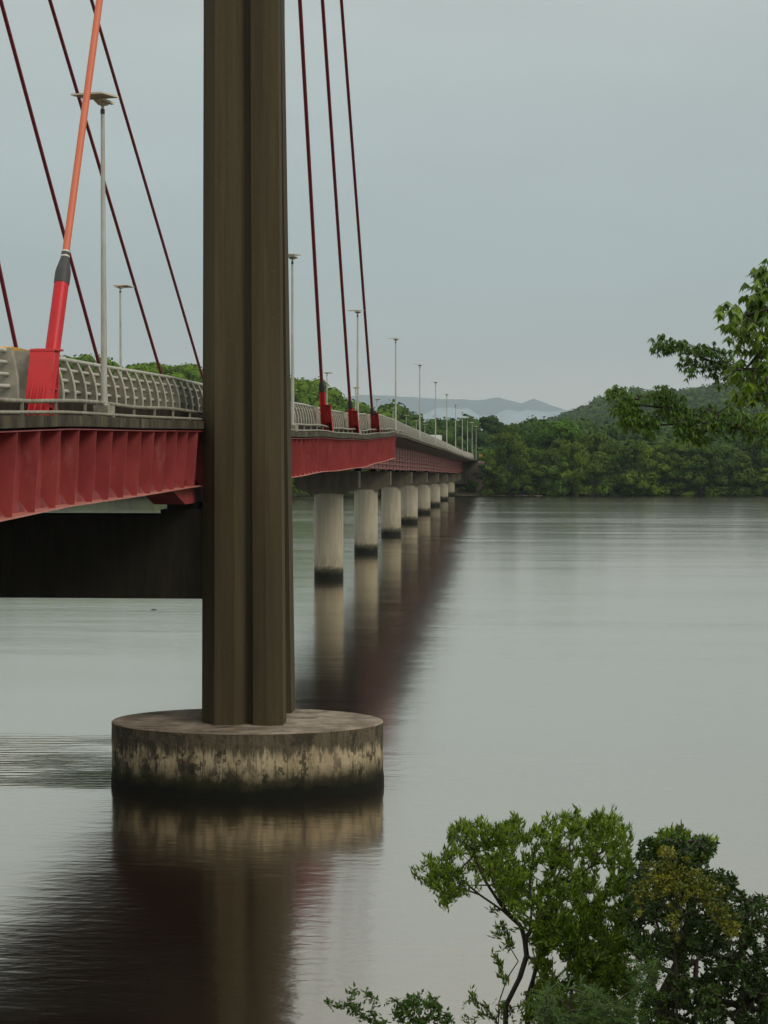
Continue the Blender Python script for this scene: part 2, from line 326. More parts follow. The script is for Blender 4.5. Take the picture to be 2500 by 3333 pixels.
b = MB(); xs = [-14000, -8000]+[-2600+i*60 for i in range(38)]+[-340+i*8 for i in range(93)]+[400+i*70 for i in range(35)]+[8000, 14000]
ys = [440+i*4 for i in range(40)]+[600+i*20 for i in range(50)]+[1600+i*120 for i in range(12)]+[3200, 4200, 9000, 19500]
nx = len(xs); b.add([(x, y, land(x, y) if y < 3000 else 2) for y in ys for x in xs], [(j*nx+i, j*nx+i+1, (j+1)*nx+i+1, (j+1)*nx+i) for j in range(len(ys)-1) for i in range(nx-1)], True)
tag(b.build('far_bank', M['bank']), 'green far bank rising into hills beyond the river', 'hills', kind='structure')
# distant ridges
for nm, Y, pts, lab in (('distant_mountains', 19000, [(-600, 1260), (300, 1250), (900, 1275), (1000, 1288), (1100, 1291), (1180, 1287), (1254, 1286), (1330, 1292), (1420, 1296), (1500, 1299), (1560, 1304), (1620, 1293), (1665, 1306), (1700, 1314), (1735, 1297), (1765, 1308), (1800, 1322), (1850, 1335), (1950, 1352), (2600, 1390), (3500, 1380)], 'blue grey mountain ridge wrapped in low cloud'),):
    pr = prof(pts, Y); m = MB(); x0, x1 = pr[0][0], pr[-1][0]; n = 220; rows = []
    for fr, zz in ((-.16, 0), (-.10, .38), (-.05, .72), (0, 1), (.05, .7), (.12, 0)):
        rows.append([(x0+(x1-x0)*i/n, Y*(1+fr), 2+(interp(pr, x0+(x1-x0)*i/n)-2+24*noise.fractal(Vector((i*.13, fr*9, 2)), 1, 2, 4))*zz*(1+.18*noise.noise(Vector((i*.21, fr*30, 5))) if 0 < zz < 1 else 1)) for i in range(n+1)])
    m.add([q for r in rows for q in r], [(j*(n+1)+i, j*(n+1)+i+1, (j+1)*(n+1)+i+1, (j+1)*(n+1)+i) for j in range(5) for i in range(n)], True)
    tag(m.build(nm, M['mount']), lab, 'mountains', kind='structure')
# near bank, below and behind the camera
def nearland(x, y):
    k = 11.4-.40*max(0, y)
    if y < 0: k = 11.4-.02*y
    return max(-2.5, k+.25*noise.noise(Vector((x*.3, y*.3, 1)))-max(0, -x-6)*.35*(1 if y > -200 else 0))
b = MB(); xs = [-60+i*2.5 for i in range(73)]; ys = [-120, -60, -30, -15]+[-8+i*1.2 for i in range(40)]
nx = len(xs); b.add([(x, y, nearland(x, y)) for y in ys for x in xs], [(j*nx+i, j*nx+i+1, (j+1)*nx+i+1, (j+1)*nx+i) for j in range(len(ys)-1) for i in range(nx-1)], True)
tag(b.build('near_bank', M['bank']), 'steep earth bank dropping to the river', 'ground', kind='structure')

# ------------------------------------------------------------------ bridge
EDGE = [(5, 13.2), (25, 13.72), (43, 13.95), (50, 14.08), (70, 14.2), (84, 14.16), (97, 14.08), (118, 14.16), (135, 14.12), (150, 14.2), (165, 14.42), (181, 14.62), (195, 14.5), (223, 14.05), (273, 13.3), (300, 12.95), (357, 11.95), (399, 11.3), (438, 10.6), (480, 10.1), (507, 9.85), (530, 9.45), (600, 8.6)]
def ze(y): return interp(EDGE, y)+ .03*math.sin(y*.29)*(1 if 84 < y < 200 else .3)
ST = [10+3*i for i in range(175)]                         # stations every 3 m, to Y = 532
def sweep(mb, sect, y0, y1, step=3.0, cap=True):
    """sect: closed loop of (a, dz); a = distance left of the camera axis, dz from the deck edge"""
    n = max(1, round((y1-y0)/step)); rings = []
    for i in range(n+1):
        y = y0+(y1-y0)*i/n; z = ze(y); rings.append([(-a, y, z+d) for a, d in sect])
    return mb.loft(rings, cap)
def rect(a0, a1, d0, d1): return [(a0, d0), (a1, d0), (a1, d1), (a0, d1)]
AL, AR = 12.2, 26.6
B0 = Vector((-19.4, 72, 0)); bridge = empty('bridge', B0)
tag(bridge, 'long cable stayed bridge with red steel girders and concrete pylon across the river', 'bridge')
def part(mb, name, m, parent=None, label=None):
    o = mb.build(name, M[m] if isinstance(m, str) else m, parent or bridge)
    if parent is None or parent is bridge: o.location = -B0
    if label: o['label'] = label
    return o
part(sweep(MB(), [(AL, 0), (AL, -.30), (AL+.45, -.36), (AR-.45, -.36), (AR, -.30), (AR, 0)], 10, 532), 'deck_slab', 'fascia')
part(sweep(MB(), rect(AL+1.02, AL+2.0, .004, .42), 10, 532), 'kerb', 'kerb')
part(sweep(MB(), rect(AR-2.0, AR-1.02, .004, .42), 10, 532), 'kerb', 'kerb')
part(sweep(MB(), rect(AL+2.004, AR-2.004, .006, .10), 10, 532), 'road_surface', 'asphalt')
def pipe(a, dz, r, y0, y1, nm, wob=0):
    n = int((y1-y0)/2.5); pts = []
    for i in range(n+1):
        y = y0+(y1-y0)*i/n; pts.append((-a+wob*.5*math.sin(y*.37), y, ze(y)+dz+wob*(math.sin(y*.5)+.6*math.sin(y*.23+1))))
    return part(MB().tube(pts, r, 7), nm, 'pipe')
pipe(AL+.16, .075, .05, 12, 530, 'service_pipe')
pipe(AL+.42, .40, .06, 12, 205, 'service_pipe', .03)
for i in range(40):
    y = 46+i*3.4
    if abs(y-55.6) < .7: continue
    part(MB().box(-AL-.45, -AL-.38, y-.03, y+.03, ze(y)+.004, ze(y)+.40), 'pipe_bracket', 'pipe')
# plate girders of the cable stayed span
GD = 2.52
def plate_girder(a, side):
    """web leans inward at the foot; the flange is wide and pale"""
    m = MB(); n = 56; y0, y1 = 14, 184
    web = sweep(MB(), [(a+side*.50, -.37), (a+side*.53, -.37), (a+side*.62, -GD+.03), (a+side*.59, -GD+.03)], y0, y1)
    o = part(web, 'plate_girder', 'girder')
    fl = sweep(MB(), [(a+side*.08, -GD), (a+side*1.05, -GD), (a+side*1.05, -GD+.03), (a+side*.08, -GD+.03)], y0, y1)
    fl.build('bottom_flange', M['flange'], o)
    tf = sweep(MB(), rect(a+side*.02, a+side*.9, -.40, -.368), y0, y1); tf.build('top_flange', M['girder'], o)
    return o
def stiffeners(o, a, side):
    y = 14.8
    while y < 183:
        z = ze(y); wv = .06*math.sin(y*1.7)
        P = [(a, -.402), (a+side*.495, -.402), (a+side*.575, -2.15), (a+side*.33, -GD+.032), (a+side*.16, -GD+.032)]
        m = MB(); m.loft([[(-p[0], y, z+p[1]) for p in P], [(-p[0], y+.02, z+p[1]) for p in P]])
        m.build('stiffener', M['girder'], o); y += 2.11
g1 = plate_girder(AL+.05, 1); stiffeners(g1, AL+.07, 1)
g2 = plate_girder(AR-.05, -1); stiffeners(g2, AR-.07, -1)
y = 16.0
while y < 184:
    z = ze(y); m = MB(); m.box(-AR+.72, -AL-.72, y, y+.03, z-1.9, z-.4); m.box(-AR+.72, -AL-.72, y-.15, y+.18, z-1.94, z-1.903)
    part(m, 'floor_beam', 'inner_steel'); y += 4.22
# red end bracket and bearing where the girder passes the pylon crossbeam
for sgn, a in ((1, 12.5), (-1, 26.2)):
    m = MB(); z = 14.18-GD
    m.prism([(66.2, z-.004), (71.0, z-.004), (75.6, z-.004), (73.2, z-.62), (69.0, z-.62)], 'x', -(a+sgn*.15), -(a+sgn*1.35))
    part(m, 'bearing_bracket', 'girder')
    m = MB(); x0, x1 = sorted((-(a-sgn*.1), -(a+sgn*1.5)))
    m.box(x0, x1, 71.0, 73.4, 10.553, 10.78); m.box(x0+.2, x1-.2, 71.3, 73.1, 10.783, 11.03)
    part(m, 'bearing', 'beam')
# ---- approach span girders
def approach_girder(a, lead):
    m = MB(); D0, D1 = -.62, -3.45
    if lead:
        o = part(sweep(m, [(a, D0), (a+.03, D0), (a+.03, D1), (a, D1)], 183.2, 512), 'approach_girder', 'appr')
        sweep(MB(), rect(a-.30, a+.33, D1-.05, D1-.002), 183.2, 512).build('bottom_flange', M['flange'], o)
        for d, wd in ((-1.15, .30), (-1.80, .42), (-2.40, .48), (-2.95, .52)):
            sweep(MB(), [(a-wd, d), (a-.002, d), (a-.002, d+.09), (a-wd, d+.09)], 183.2, 512).build('longitudinal_ledge', M['flange'], o)
        r = MB(); y = 186
        while y < 511: r.box(-a+.002, -a+.07, y, y+.03, ze(y)+D1+.002, ze(y)+D0-.002); y += 6.0
        k = r.build('stiffener_row', M['appr'], o); k['kind'] = 'stuff'
        sweep(MB(), [(a-.45, D0-.03), (a+.45, D0-.03), (a+.45, D0+.0), (a-.45, D0+.0)], 183.2, 512).build('top_flange', M['appr'], o)
    else:
        sweep(m, rect(a, a+.03, D1, D0), 183.2, 512, 6); sweep(m, rect(a-.3, a+.33, D1-.05, D1-.002), 183.2, 512, 6)
        part(m, 'approach_girder', 'inner_steel')
for k, a in enumerate((16.2, 18.3, 20.4, 22.5)): approach_girder(a, k == 0)
part(sweep(MB(), [(AL+.46, -.362), (15.6, -.62), (23.2, -.62), (AR-.46, -.362)], 183.2, 531), 'slab_haunch', 'capbeam')
# ---- piers
for k in range(8):
    y = 184+k*44.7; z = ze(y)
    sc = 1.0 if k < 5 else 1.0
    m = MB(); ring = lambda r, zz: [(-19.2+r*math.cos(t_*math.pi/20), y+r*math.sin(t_*math.pi/20), zz) for t_ in range(40)]
    m.loft([ring(1.47, -3), ring(1.47, z-6.0)], True, True)
    for zz in (3.0, 5.6):
        m.loft([ring(1.474, zz), ring(1.479, zz+.02), ring(1.474, zz+.04)], False)
    o = part(m, 'pier', 'pier')
    if k == 0: o['label'] = 'widest pier with streaked pale concrete, nearest the pylon'
    m = MB(); x0, x1 = -19.2-3.25, -19.2+3.1
    m.prism([(x0, z-3.75), (x1, z-3.75), (x1, z-5.42), (-19.2+1.6, z-6.06), (-19.2-1.6, z-6.06), (x0, z-5.42)], 'y', y-1.15, y+1.15)
    m.build('cap_beam', M['capbeam'], o)
    m = MB()
    for a in (16.2, 18.3, 20.4, 22.2): m.box(-a-.3, -a+.3, y-.35, y+.35, z-3.747, z-3.503)
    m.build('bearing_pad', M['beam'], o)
# ---- pylon
def leg(mir):
    zs = [2.5, 6, 10, 14, 18, 24, 30, 36, 44, 54, 66, 79]
    rings = []
    for zz in zs:
        f = min(1, (zz-2.5)/27.5); g = max(0, (zz-30)/50)
        xl = -12.2+.06*f; xr = -9.10-.20*f
        yb = 73.4-1.3*f-.3*g; yf = 70.0+.5*f+.25*g; tf = 1.15-.25*f; tb = 1.3-.2*f
        w = xr-xl; q = lambda u: xl+u*w
        P = [(q(-.05), yf+.75), (q(.15), yf), (q(.40), yf+.015), (q(.545), yf+.42), (q(.60), yf+.45), (q(.63), yf+.06), (q(.80), yf), (q(1), yf+.16),
             (q(1), yf+tf), (q(.80), yf+tf), (q(.74), yf+tf+.12), (q(.74), yb-.12), (q(.80), yb), (q(.975), yb), (q(.975), yb+tb), (q(-.04), yb+tb), (q(-.04), yb), (q(.2), yb), (q(.26), yb-.12), (q(.26), yf+tf+.12), (q(.2), yf+tf), (q(-.05), yf+tf)]
        if mir: P = [(-38.8-x, y_) for x, y_ in P]
        rings.append([(x, y_, zz) for x, y_ in P])
    return MB().loft(rings)
for mir in (0, 1):
    o = part(leg(mir), 'pylon_leg', 'pylon', label='brown grooved concrete pylon leg' if not mir else None)
    cx = -10.67 if not mir else -28.13; rx, ry, ro = 5.33, 3.42, .03
    def el(s, zz, n=180):
        q_ = []
        for k in range(n):
            a = 2*math.pi*k/n; s2 = s*(1+.0045*noise.noise(Vector((math.cos(a)*9, math.sin(a)*9, zz*2.2)))+.003*noise.noise(Vector((math.cos(a)*30, math.sin(a)*30, zz*6))))
            q_.append((cx+s2*rx*math.cos(a)*math.cos(ro)-s2*ry*math.sin(a)*math.sin(ro), 71.45+s2*rx*math.cos(a)*math.sin(ro)+s2*ry*math.sin(a)*math.cos(ro), zz))
        return q_
    m = MB(); m.loft([el(1.006, -3), el(1.007, 0.0), el(1.006, .3), el(1.0, .6), el(1, .9), el(1, 1.4), el(1, 1.9), el(1, 2.3), el(1, 2.46)], False, True); c = part(m, 'pile_cap', 'cap', label='drip stained round concrete pile cap' if not mir else None)
    m = MB(); m.loft([el(1.0, 2.46), el(.994, 2.49), el(.985, 2.50)], False, True); m.add(el(.985, 2.50), [tuple(range(180))]); m.build('cap_top', M['captop'], c)
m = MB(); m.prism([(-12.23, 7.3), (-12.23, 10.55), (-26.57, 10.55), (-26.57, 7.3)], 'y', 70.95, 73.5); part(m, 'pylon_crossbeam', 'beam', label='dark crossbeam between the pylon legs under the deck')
m = MB(); m.box(-26.6, -12.2, 71, 72.8, 68, 71); part(m, 'pylon_crossbeam', 'pylon')
# ---- stay cables
def anchor_parts(y, a, ztop, dirn, tube_top, cable_m, top_pt, label, fine):
    base = Vector((-a, y, ze(y)))
    T = Vector(top_pt); d = (T-base).normalized()
    c = MB().tube([base+d*(tube_top+.5), T], .105 if fine else .112, 12); o = part(c, 'stay_cable', cable_m, label=label)
    ax = lambda s: base+d*s
    rT = .205
    MB().tube([ax(.2), ax(tube_top)], rT, 20).build('sleeve_tube', M['sleeve'], o)
    MB().tube([ax(tube_top-.02), ax(tube_top+.30), ax(tube_top+.42), ax(tube_top+.80)], [rT+.012, rT+.015, rT, .118], 20).build('rubber_boot', M['boot'], o)
    if fine:
        r = MB(); r.tube([ax(tube_top+.80), ax(tube_top+.84)], .125, 18); r.tube([ax(tube_top+.95), ax(tube_top+.99)], .122, 18); r.build('clamp_ring', M['ring'], o)
        MB().tube([ax(tube_top+.84), ax(tube_top+.95)], .12, 18).build('clamp_sleeve', M['boot'], o)
    # box of plates round the tube; local frame: +v away from the pylon-side lean
    sy = 1 if dirn > 0 else -1; sl = d.y/d.z
    xo = .24 if sy < 0 else -.10
    def W(x, v, z): return Vector((-a+x+xo, y+sy*v+sl*z, ze(y)+z))
    def plate(quad, th, axis):
        return [Vector(q) for q in quad]
    m = MB()
    def slab(x0, x1, v0, v1, z0, z1, v0t=None, v1t=None):
        v0t = v0 if v0t is None else v0t; v1t = v1 if v1t is None else v1t
        m.loft([[W(x0, v0, z0), W(x1, v0, z0), W(x1, v1, z0), W(x0, v1, z0)], [W(x0, v0t, z1), W(x1, v0t, z1), W(x1, v1t, z1), W(x0, v1t, z1)]])
    hw = .33; ht = 1.75
    slab(-hw, hw, -.45, -.41, -.15, ht)                              # face plate
    if sy > 0: slab(-hw+.05, hw-.05, .86, .90, -.15, ht, .30, .34)                  # rear plate, leaning in
    if sy > 0: slab(-hw+.10, -hw+.13, -.41, .86, -.15, ht-.02, -.41, .30) 
    else: slab(hw-.03, hw, -.41, .30, -.15, ht-.02, -.41, .15); slab(-hw+.1, -hw+.13, -.41, -.1, -.15, ht-.02)        # side web, far side
    slab(.03, .06, -.41, .50, -.15, .9, -.41, -.10)                    # inner fin
    if sy > 0:
        slab(-hw+.08, hw-.03, -.36, -.33, .72, ht-.05, .10, .13)          # diagonal plates
        slab(-hw+.08, hw-.03, .30, .33, -.15, .80, .55, .58)
        slab(-hw+.06, hw-.04, -.41, .60, .70, .73)
    else:
        slab(-.12, hw+.01, .26, .30, .72, ht, .12, .16); slab(-.12, hw+.02, -.41, .34, .68, .716)
    slab(-hw-.01, hw+.01, -.47, -.40, ht, ht+.05)
    m.build('anchor_box', M['anchor'], o)
    m = MB()
    m.loft([[W(x, v, ht+.02) for x, v in ((-.22, -.38), (.22, -.38), (.42, -.15), (.42, .25), (.22, .42), (-.22, .42), (-.42, .25), (-.42, -.15))],
            [W(x, v, ht+.07) for x, v in ((-.22, -.38), (.22, -.38), (.42, -.15), (.42, .25), (.22, .42), (-.22, .42), (-.42, .25), (-.42, -.15))]])
    m.build('collar_plate', M['anchor'], o)
    for x in (-.17, .0, .17):
        m = MB(); m.loft([[W(x-.018, -.452, -.15), W(x+.018, -.452, -.15), W(x+.018, -.74, -.15), W(x-.018, -.74, -.15)], [W(x-.018, -.452, .88), W(x+.018, -.452, .88), W(x+.018, -.458, .88), W(x-.018, -.458, .88)]])
        m.build('gusset', M['anchor'], o)
    m = MB(); m.loft([[ax(1.95)+Vector((x, -.2*sy, 0)) for x in (-.012, .012)]+[ax(1.95)+Vector((x, -.33*sy, 0)) for x in (.012, -.012)], [ax(2.4)+Vector((x, -.2*sy, 0)) for x in (-.012, .012)]+[ax(2.4)+Vector((x, -.205*sy, 0)) for x in (.012, -.012)]])
    m.build('gusset', M['anchor'], o)
NEARA, FARA = 12.9, 26.5
def tz(xoff, t): return (xoff, 72.3, HC+t)
anchor_parts(49.25, NEARA, 0, 1, 3.95, 'orange', tz(-10.4, 61), 'faded orange cable leaning right in front of the lamp', True)
for y, t, tt, lb in ((121, 52, 2.75, 'dark red cable right of the pylon, closest to it'), (141, 59, 2.15, 'dark red cable, middle of the three right of the pylon'), (162, 65, 1.95, 'dark red cable, farthest right of the pylon')):
    anchor_parts(y, NEARA, 0, -1, tt+1.05, 'cable', tz(-10.6, t), lb, False)
for y, t in ((99, 43), (120, 46), (142, 50), (161, 56)):
    anchor_parts(y, FARA, 0, -1, 2.3, 'cable', tz(-28.2, t), None, False)
# ---- abutment
m = MB(); m.box(-24.5, -15.2, 513, 519, 3.5, ze(515)-.66); m.prism([(512.2, 3.0), (512.2, 5.6), (522, 5.6), (530, 3)], 'x', -26, -14.2)
m.prism([(519.1, 5.65), (519.1, ze(520)-.4), (531, ze(531)-.4), (531, 5.65)], 'x', -26.4, -12.4)
part(m, 'abutment', 'capbeam')
def embank(x, y):
    tp = 9.0; dx = max(0, x+11, -28-x); dy = max(0, 524-y); return max(.2, tp-dx*.75-dy*.62)+.35*noise.noise(Vector((x*.5, y*.5, 3)))
b = MB(); xs = [-44+i*1.0 for i in range(51)]; ys = [496+i*1.2 for i in range(30)]+[534, 545, 570, 640]
def eb(x, y): 
    if y > 531: return ze(y)-.1 if abs(x+19.4) < 9 else embank(x, y)
    return min(embank(x, y), 5.2) if abs(x+19.4) < 6.5 and y < 519 else embank(x, y)
nx = len(xs); b.add([(x, y, eb(x, y)) for y in ys for x in xs], [(j*nx+i, j*nx+i+1, (j+1)*nx+i+1, (j+1)*nx+i) for j in range(len(ys)-1) for i in range(nx-1)])
tag(b.build('embankment', M['stone']), 'brown stone embankment under the far end of the bridge', 'embankment', kind='structure')

# ------------------------------------------------------------------ bridge railings (posts like curved fins, four pipes)
PB = -.42+.84                                    # post foot: on top of the kerb
def fin(y, a, s):
    """profile in the plane across the bridge: outer edge curves inward to the top"""
    z = ze(y)+.424; m = MB(); outer = [(0, 0), (.005, .25), (-.02, .5), (-.07, .75), (-.15, 1.0), (-.26, 1.22), (-.34, 1.33)]
    inner = [(-.41, 1.33), (-.36, 1.1), (-.32, .7), (-.33, .3), (-.36, 0)]
    P = [(-a+s*p[0], z+p[1]) for p in outer+inner]
    m.loft([[(p[0], y-.045, p[1]) for p in P], [(p[0], y+.045, p[1]) for p in P]]); return m
def rib(y, a, s):
    z = ze(y)+.424; m = MB(); outer = [(0, 0), (.005, .25), (-.02, .5), (-.07, .75), (-.15, 1.0), (-.26, 1.22), (-.34, 1.33)]
    R_ = [[(-a+s*(p[0]+.002), y-.06, z+p[1]), (-a+s*(p[0]+.002), y+.06, z+p[1]), (-a+s*(p[0]+.035), y+.06, z+p[1]+.01), (-a+s*(p[0]+.035), y-.06, z+p[1]+.01)] for p in outer]
    return m.loft(R_)
def endpanel(y, a, s):
    z = ze(y)+.424; m = MB(); P = [(.03, -.42), (.03, .55), (-.04, .95), (-.14, 1.36), (-.62, 1.36), (-.62, -.02)] ; P = [(-a+s*p[0], z+p[1]+.002) for p in P]
    m.loft([[(p[0], y-.11, p[1]) for p in P], [(p[0], y+.11, p[1]) for p in P]]); return m
def railing(a, s, anchors, label, near):
    R0 = Vector((-a, 72, ze(72)+.42)); r = empty('bridge_railing', R0); tag(r, label, 'railing', 'railings along the bridge deck')
    segs = []; y0 = 12
    for an in anchors+[99999]:
        y1 = min(an-1.05, 529.5)
        if y1 > y0: segs.append((y0, y1))
        y0 = an+1.05
        if y0 > 529: break
    posts = []
    for (u, v) in segs:
        n = max(1, round((v-u)/1.42))
        for i in range(1, n):
            if not 46.0 < u+(v-u)*i/n < 47.6: posts.append(u+(v-u)*i/n)
        if u > 13: o = endpanel(u, a, s).build('end_panel', M['rail'], r); o.location = -R0
        if v < 529: o = endpanel(v, a, s).build('end_panel', M['rail'], r); o.location = -R0
    vis = [q for q in posts if q > 38][:98] if near else []
    st = [q for q in posts if q not in vis]
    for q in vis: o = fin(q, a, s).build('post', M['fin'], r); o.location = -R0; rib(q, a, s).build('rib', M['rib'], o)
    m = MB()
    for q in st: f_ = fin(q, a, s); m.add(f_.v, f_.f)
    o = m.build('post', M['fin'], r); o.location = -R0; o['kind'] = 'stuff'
    m = MB()
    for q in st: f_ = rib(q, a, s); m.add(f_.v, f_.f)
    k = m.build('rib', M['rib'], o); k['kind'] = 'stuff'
    for dx, dz, rr in ((-.29, 1.29, .065), (-.26, .98, .052), (-.22, .66, .052), (-.2, .34, .06)):
        m = MB()
        for (u, v) in segs:
            n = max(1, int((v-u)/4)); m.tube([(-a+s*dx, u+(v-u)*i/n, ze(u+(v-u)*i/n)+.424+dz) for i in range(n+1)], rr, 8)
        o = m.build('rail_pipe', M['rib'], r); o.location = -R0
railing(13.35, 1, [29, 49.25, 101, 121, 141, 162], 'pale concrete railing with curved fins and four pipes, nearer side of the deck', True)
railing(25.45, -1, [50.1, 99, 120, 142, 161], 'concrete railing with curved fins along the far side of the deck', False)

# ------------------------------------------------------------------ street lamps
def make_lamp():
    r = empty('street_lamp')
    m = MB(); m.prism([(-.24, -.24), (.24, -.24), (.24, .24), (-.24, .24)], 'z', .004, .36); m.build('pedestal', M['rail'], r)
    m = MB(); m.tube([(0, 0, .36), (0, 0, .40)], .17, 12); m.tube([(0, 0, .40), (0, 0, 2.2), (0, 0, 5), (0, 0, 9.13)], [.098, .092, .078, .058], 14)
    m.build('pole', M['galv'], r)
    m = MB(); m.tube([(0, 0, 9.13), (0, 0, 9.28)], .066, 12); m.build('collar', M['boot'], r)
    m = MB(); m.tube([(0, 0, 9.28), (0, 0, 9.48)], .05, 10)
    m.loft([[(-.1, -.12, 9.4), (.1, -.12, 9.4), (.1, .12, 9.4), (-.1, .12, 9.4)], [(-.2, -.24, 9.54), (.2, -.24, 9.54), (.2, .24, 9.54), (-.2, .24, 9.54)]])
    m.box(.10, .24, -.42, .3, 9.46, 9.53); m.build('luminaire', M['panel'], r)
    m = MB(); T = Matrix.Rotation(math.radians(3), 4, 'X')
    m.prism([(-.52, -.55), (.52, -.55), (.52, .55), (-.52, .55)], 'z', 9.58, 9.63, T); h = m.build('solar_panel', M['panel'], r); h.rotation_euler = (0, 0, 0)
    return r
lamp = make_lamp()
near_l = ['tall street lamp beside the orange cable, closest of all', 'street lamp peeking out just right of the pylon', 'street lamp between the two farthest right hand cables', 'street lamp standing at the end of the plain red plate girder']
ords = ['second', 'third', 'fourth', 'fifth', 'sixth', 'seventh', 'eighth']
k = 0
for i, y in enumerate((55.2, 100.5, 142.4, 186, 230.5, 273.5, 315, 357.5, 399, 438.5, 480, 523)):
    o = lamp if i == 0 else copy_tree(lamp)
    o.location = (-12.6 if i != 1 else -12.47, y, ze(y)); o.rotation_euler.z = math.radians(-14)
    if i < 4: lb = near_l[i]
    elif i == 11: lb = 'last street lamp at the far end of the near side row'
    else: lb = 'street lamp, %s along the near side beyond the red plate girder end' % (['first']+ords)[i-4]
    tag(o, lb, 'street lamp', 'street lamps along the bridge')
far_l = {119.2: 'street lamp on the far side, left of the pylon between red cables', 248: 'small street lamp behind the first cable right of the pylon', 291: 'small far side street lamp just left of the tall lamp between cables', 334.7: 'far side street lamp right of the third cable against the hills', 377: 'far side street lamp left of the girder end lamp', 420.4: 'first short far side lamp standing over the railing against the trees', 461.4: 'short far side lamp left of the white truck', 503: 'shortest far side lamp beside the white truck'}
for y in (76.2, 119.2, 162.2, 205, 248, 291, 334.7, 377, 420.4, 461.4, 503):
    if y not in far_l: continue
    o = copy_tree(lamp); o.location = (-26.1, y, ze(y)); o.rotation_euler.z = math.radians(166)
    tag(o, far_l[y], 'street lamp', 'street lamps along the bridge')

# ------------------------------------------------------------------ vehicles, sign, driftwood
tr = empty('box_truck', (-17.2, 372, ze(372)+.1)); tag(tr, 'white box truck crossing the far part of the bridge', 'truck')
m = MB(); m.box(-1.2, 1.2, -3.4, 2.6, 1.0, 3.85); m.build('cargo_box', M['white'], tr)
m = MB(); m.prism([(2.8, .6), (4.6, .6), (4.6, 1.7), (4.2, 2.7), (2.8, 2.7)], 'x', -1.1, 1.1); c = m.build('cab', M['white'], tr)
m = MB(); m.box(-1.0, 1.0, 4.42, 4.62, 1.75, 2.4); m.build('windscreen', M['glass'], c)
m = MB(); m.box(-.5, .5, -3.3, 4.3, .6, .95); m.build('chassis', M['tyre'], tr)
def wheel(par, x, y, r=.45, w_=.28):
    m = MB(); m.tube([(x-w_/2, y, r), (x+w_/2, y, r)], r, 16); m.build('wheel', M['tyre'], par)
for x in (-1.0, 1.0):
    for yy in (-2.0, 3.6): wheel(tr, x, yy)
va = empty('van', (-16.35, 57.5, ze(57)+.1)); tag(va, 'yellow van behind the railing at the left edge', 'van')
m = MB(); m.prism([(-2.45, .4), (-2.45, 1.95), (-2.3, 2.05), (1.2, 2.05), (1.9, 1.25), (2.6, 1.05), (2.65, .4)], 'x', -.9, .9); vb = m.build('body', M['yellow'], va)
m = MB(); m.box(-.75, .75, -2.48, -2.452, 1.25, 1.8); m.build('rear_window', M['glass'], vb)
m = MB(); m.box(.902, .92, -1.9, .9, 1.25, 1.75); m.build('side_window', M['glass'], vb)
for x in (-.8, .8):
    for yy in (-1.6, 1.7): wheel(va, x, yy, .34, .22)
sg = empty('hazard_sign', (-11.4, 528, 8.6)); tag(sg, 'yellow and orange hazard sign on the far bank beside the last lamp', 'sign')
m = MB(); m.tube([(0, 0, 0), (0, 0, 1.6)], .05, 8); m.build('post', M['galv'], sg)
m = MB(); m.box(-.45, .45, -.06, -.02, 1.2, 2.6); pn = m.build('panel', M['yellow'], sg)
M['orangepaint'] = mat('orange_paint', (.75, .12, .02), .5)
m = MB(); m.prism([(-.3, 1.35), (.05, 1.35), (.3, 1.9), (.05, 2.45), (-.3, 2.45), (-.02, 1.9)], 'y', -.085, -.062); m.build('chevron', M['orangepaint'], pn)
m = MB(); m.tube([(-.28, 0, .0), (-.05, .1, .03), (.25, -.05, .01)], [.02, .03, .015], 6); m.tube([(-.05, .1, .03), (0, .2, .14)], [.015, .006], 5)
tag(m.build('driftwood', M['bark'], None, (-29.7, 147.6, 0)), 'small dark driftwood floating on open water left of the pylon', 'driftwood')

# ------------------------------------------------------------------ vegetation
def rvec():
    while True:
        v = Vector((random.uniform(-1, 1), random.uniform(-1, 1), random.uniform(-1, 1)))
        if .05 < v.length < 1: return v.normalized()
def leafquad(mb, c, d, up, ln, wd):
    """a pointed folded leaf from c along d"""
    s = d.cross(up); s = s.normalized() if s.length > 1e-4 else Vector((1, 0, 0)); n = s.cross(d)
    a = c+d*ln*.4+s*wd*.5+n*wd*.12; b = c+d*ln*.4-s*wd*.5+n*wd*.12; e = c+d*ln
    mb.add([c, a, e, b], [(0, 1, 2), (0, 2, 3)])
def cards(mb, c, nrm, size, jit=.5):
    n = (nrm+rvec()*jit).normalized(); u = n.cross(rvec())
    if u.length < 1e-3: return
    u.normalize(); v = n.cross(u); s = size*random.uniform(.6, 1.3); k = random.uniform(.5, .9)
    mb.add([c+u*s, c+v*s*k, c-u*s*.8, c-v*s*k], [(0, 1, 2, 3)])
def clump(mb, c, r, n, size):
    for _ in range(n):
        d = rvec(); d.z = abs(d.z)*.9-.25 if random.random() < .8 else d.z; d.normalize()
        cards(mb, c+Vector((d.x*r.x, d.y*r.y, d.z*r.z))*random.uniform(.72, 1.05), d, size)
def crown(rx, rz, nb, leaf, per, lean=0):
    """crown of nb clumps spread over an uneven ellipsoid standing on z=0"""
    mb = MB()
    for i in range(nb):
        f = i/nb; a = random.uniform(0, 2*math.pi); hh = random.uniform(.05, 1)
        rr = rx*math.sqrt(max(.05, 1-(hh*1.05-.25)**2))*random.uniform(.25, .95)
        c = Vector((rr*math.cos(a)+lean*hh, rr*math.sin(a), rz*hh*.86))
        s = min(rx*random.uniform(.22, .48), rz*.26)
        clump(mb, c, Vector((s, s, s*.75)), per, leaf)
    return mb
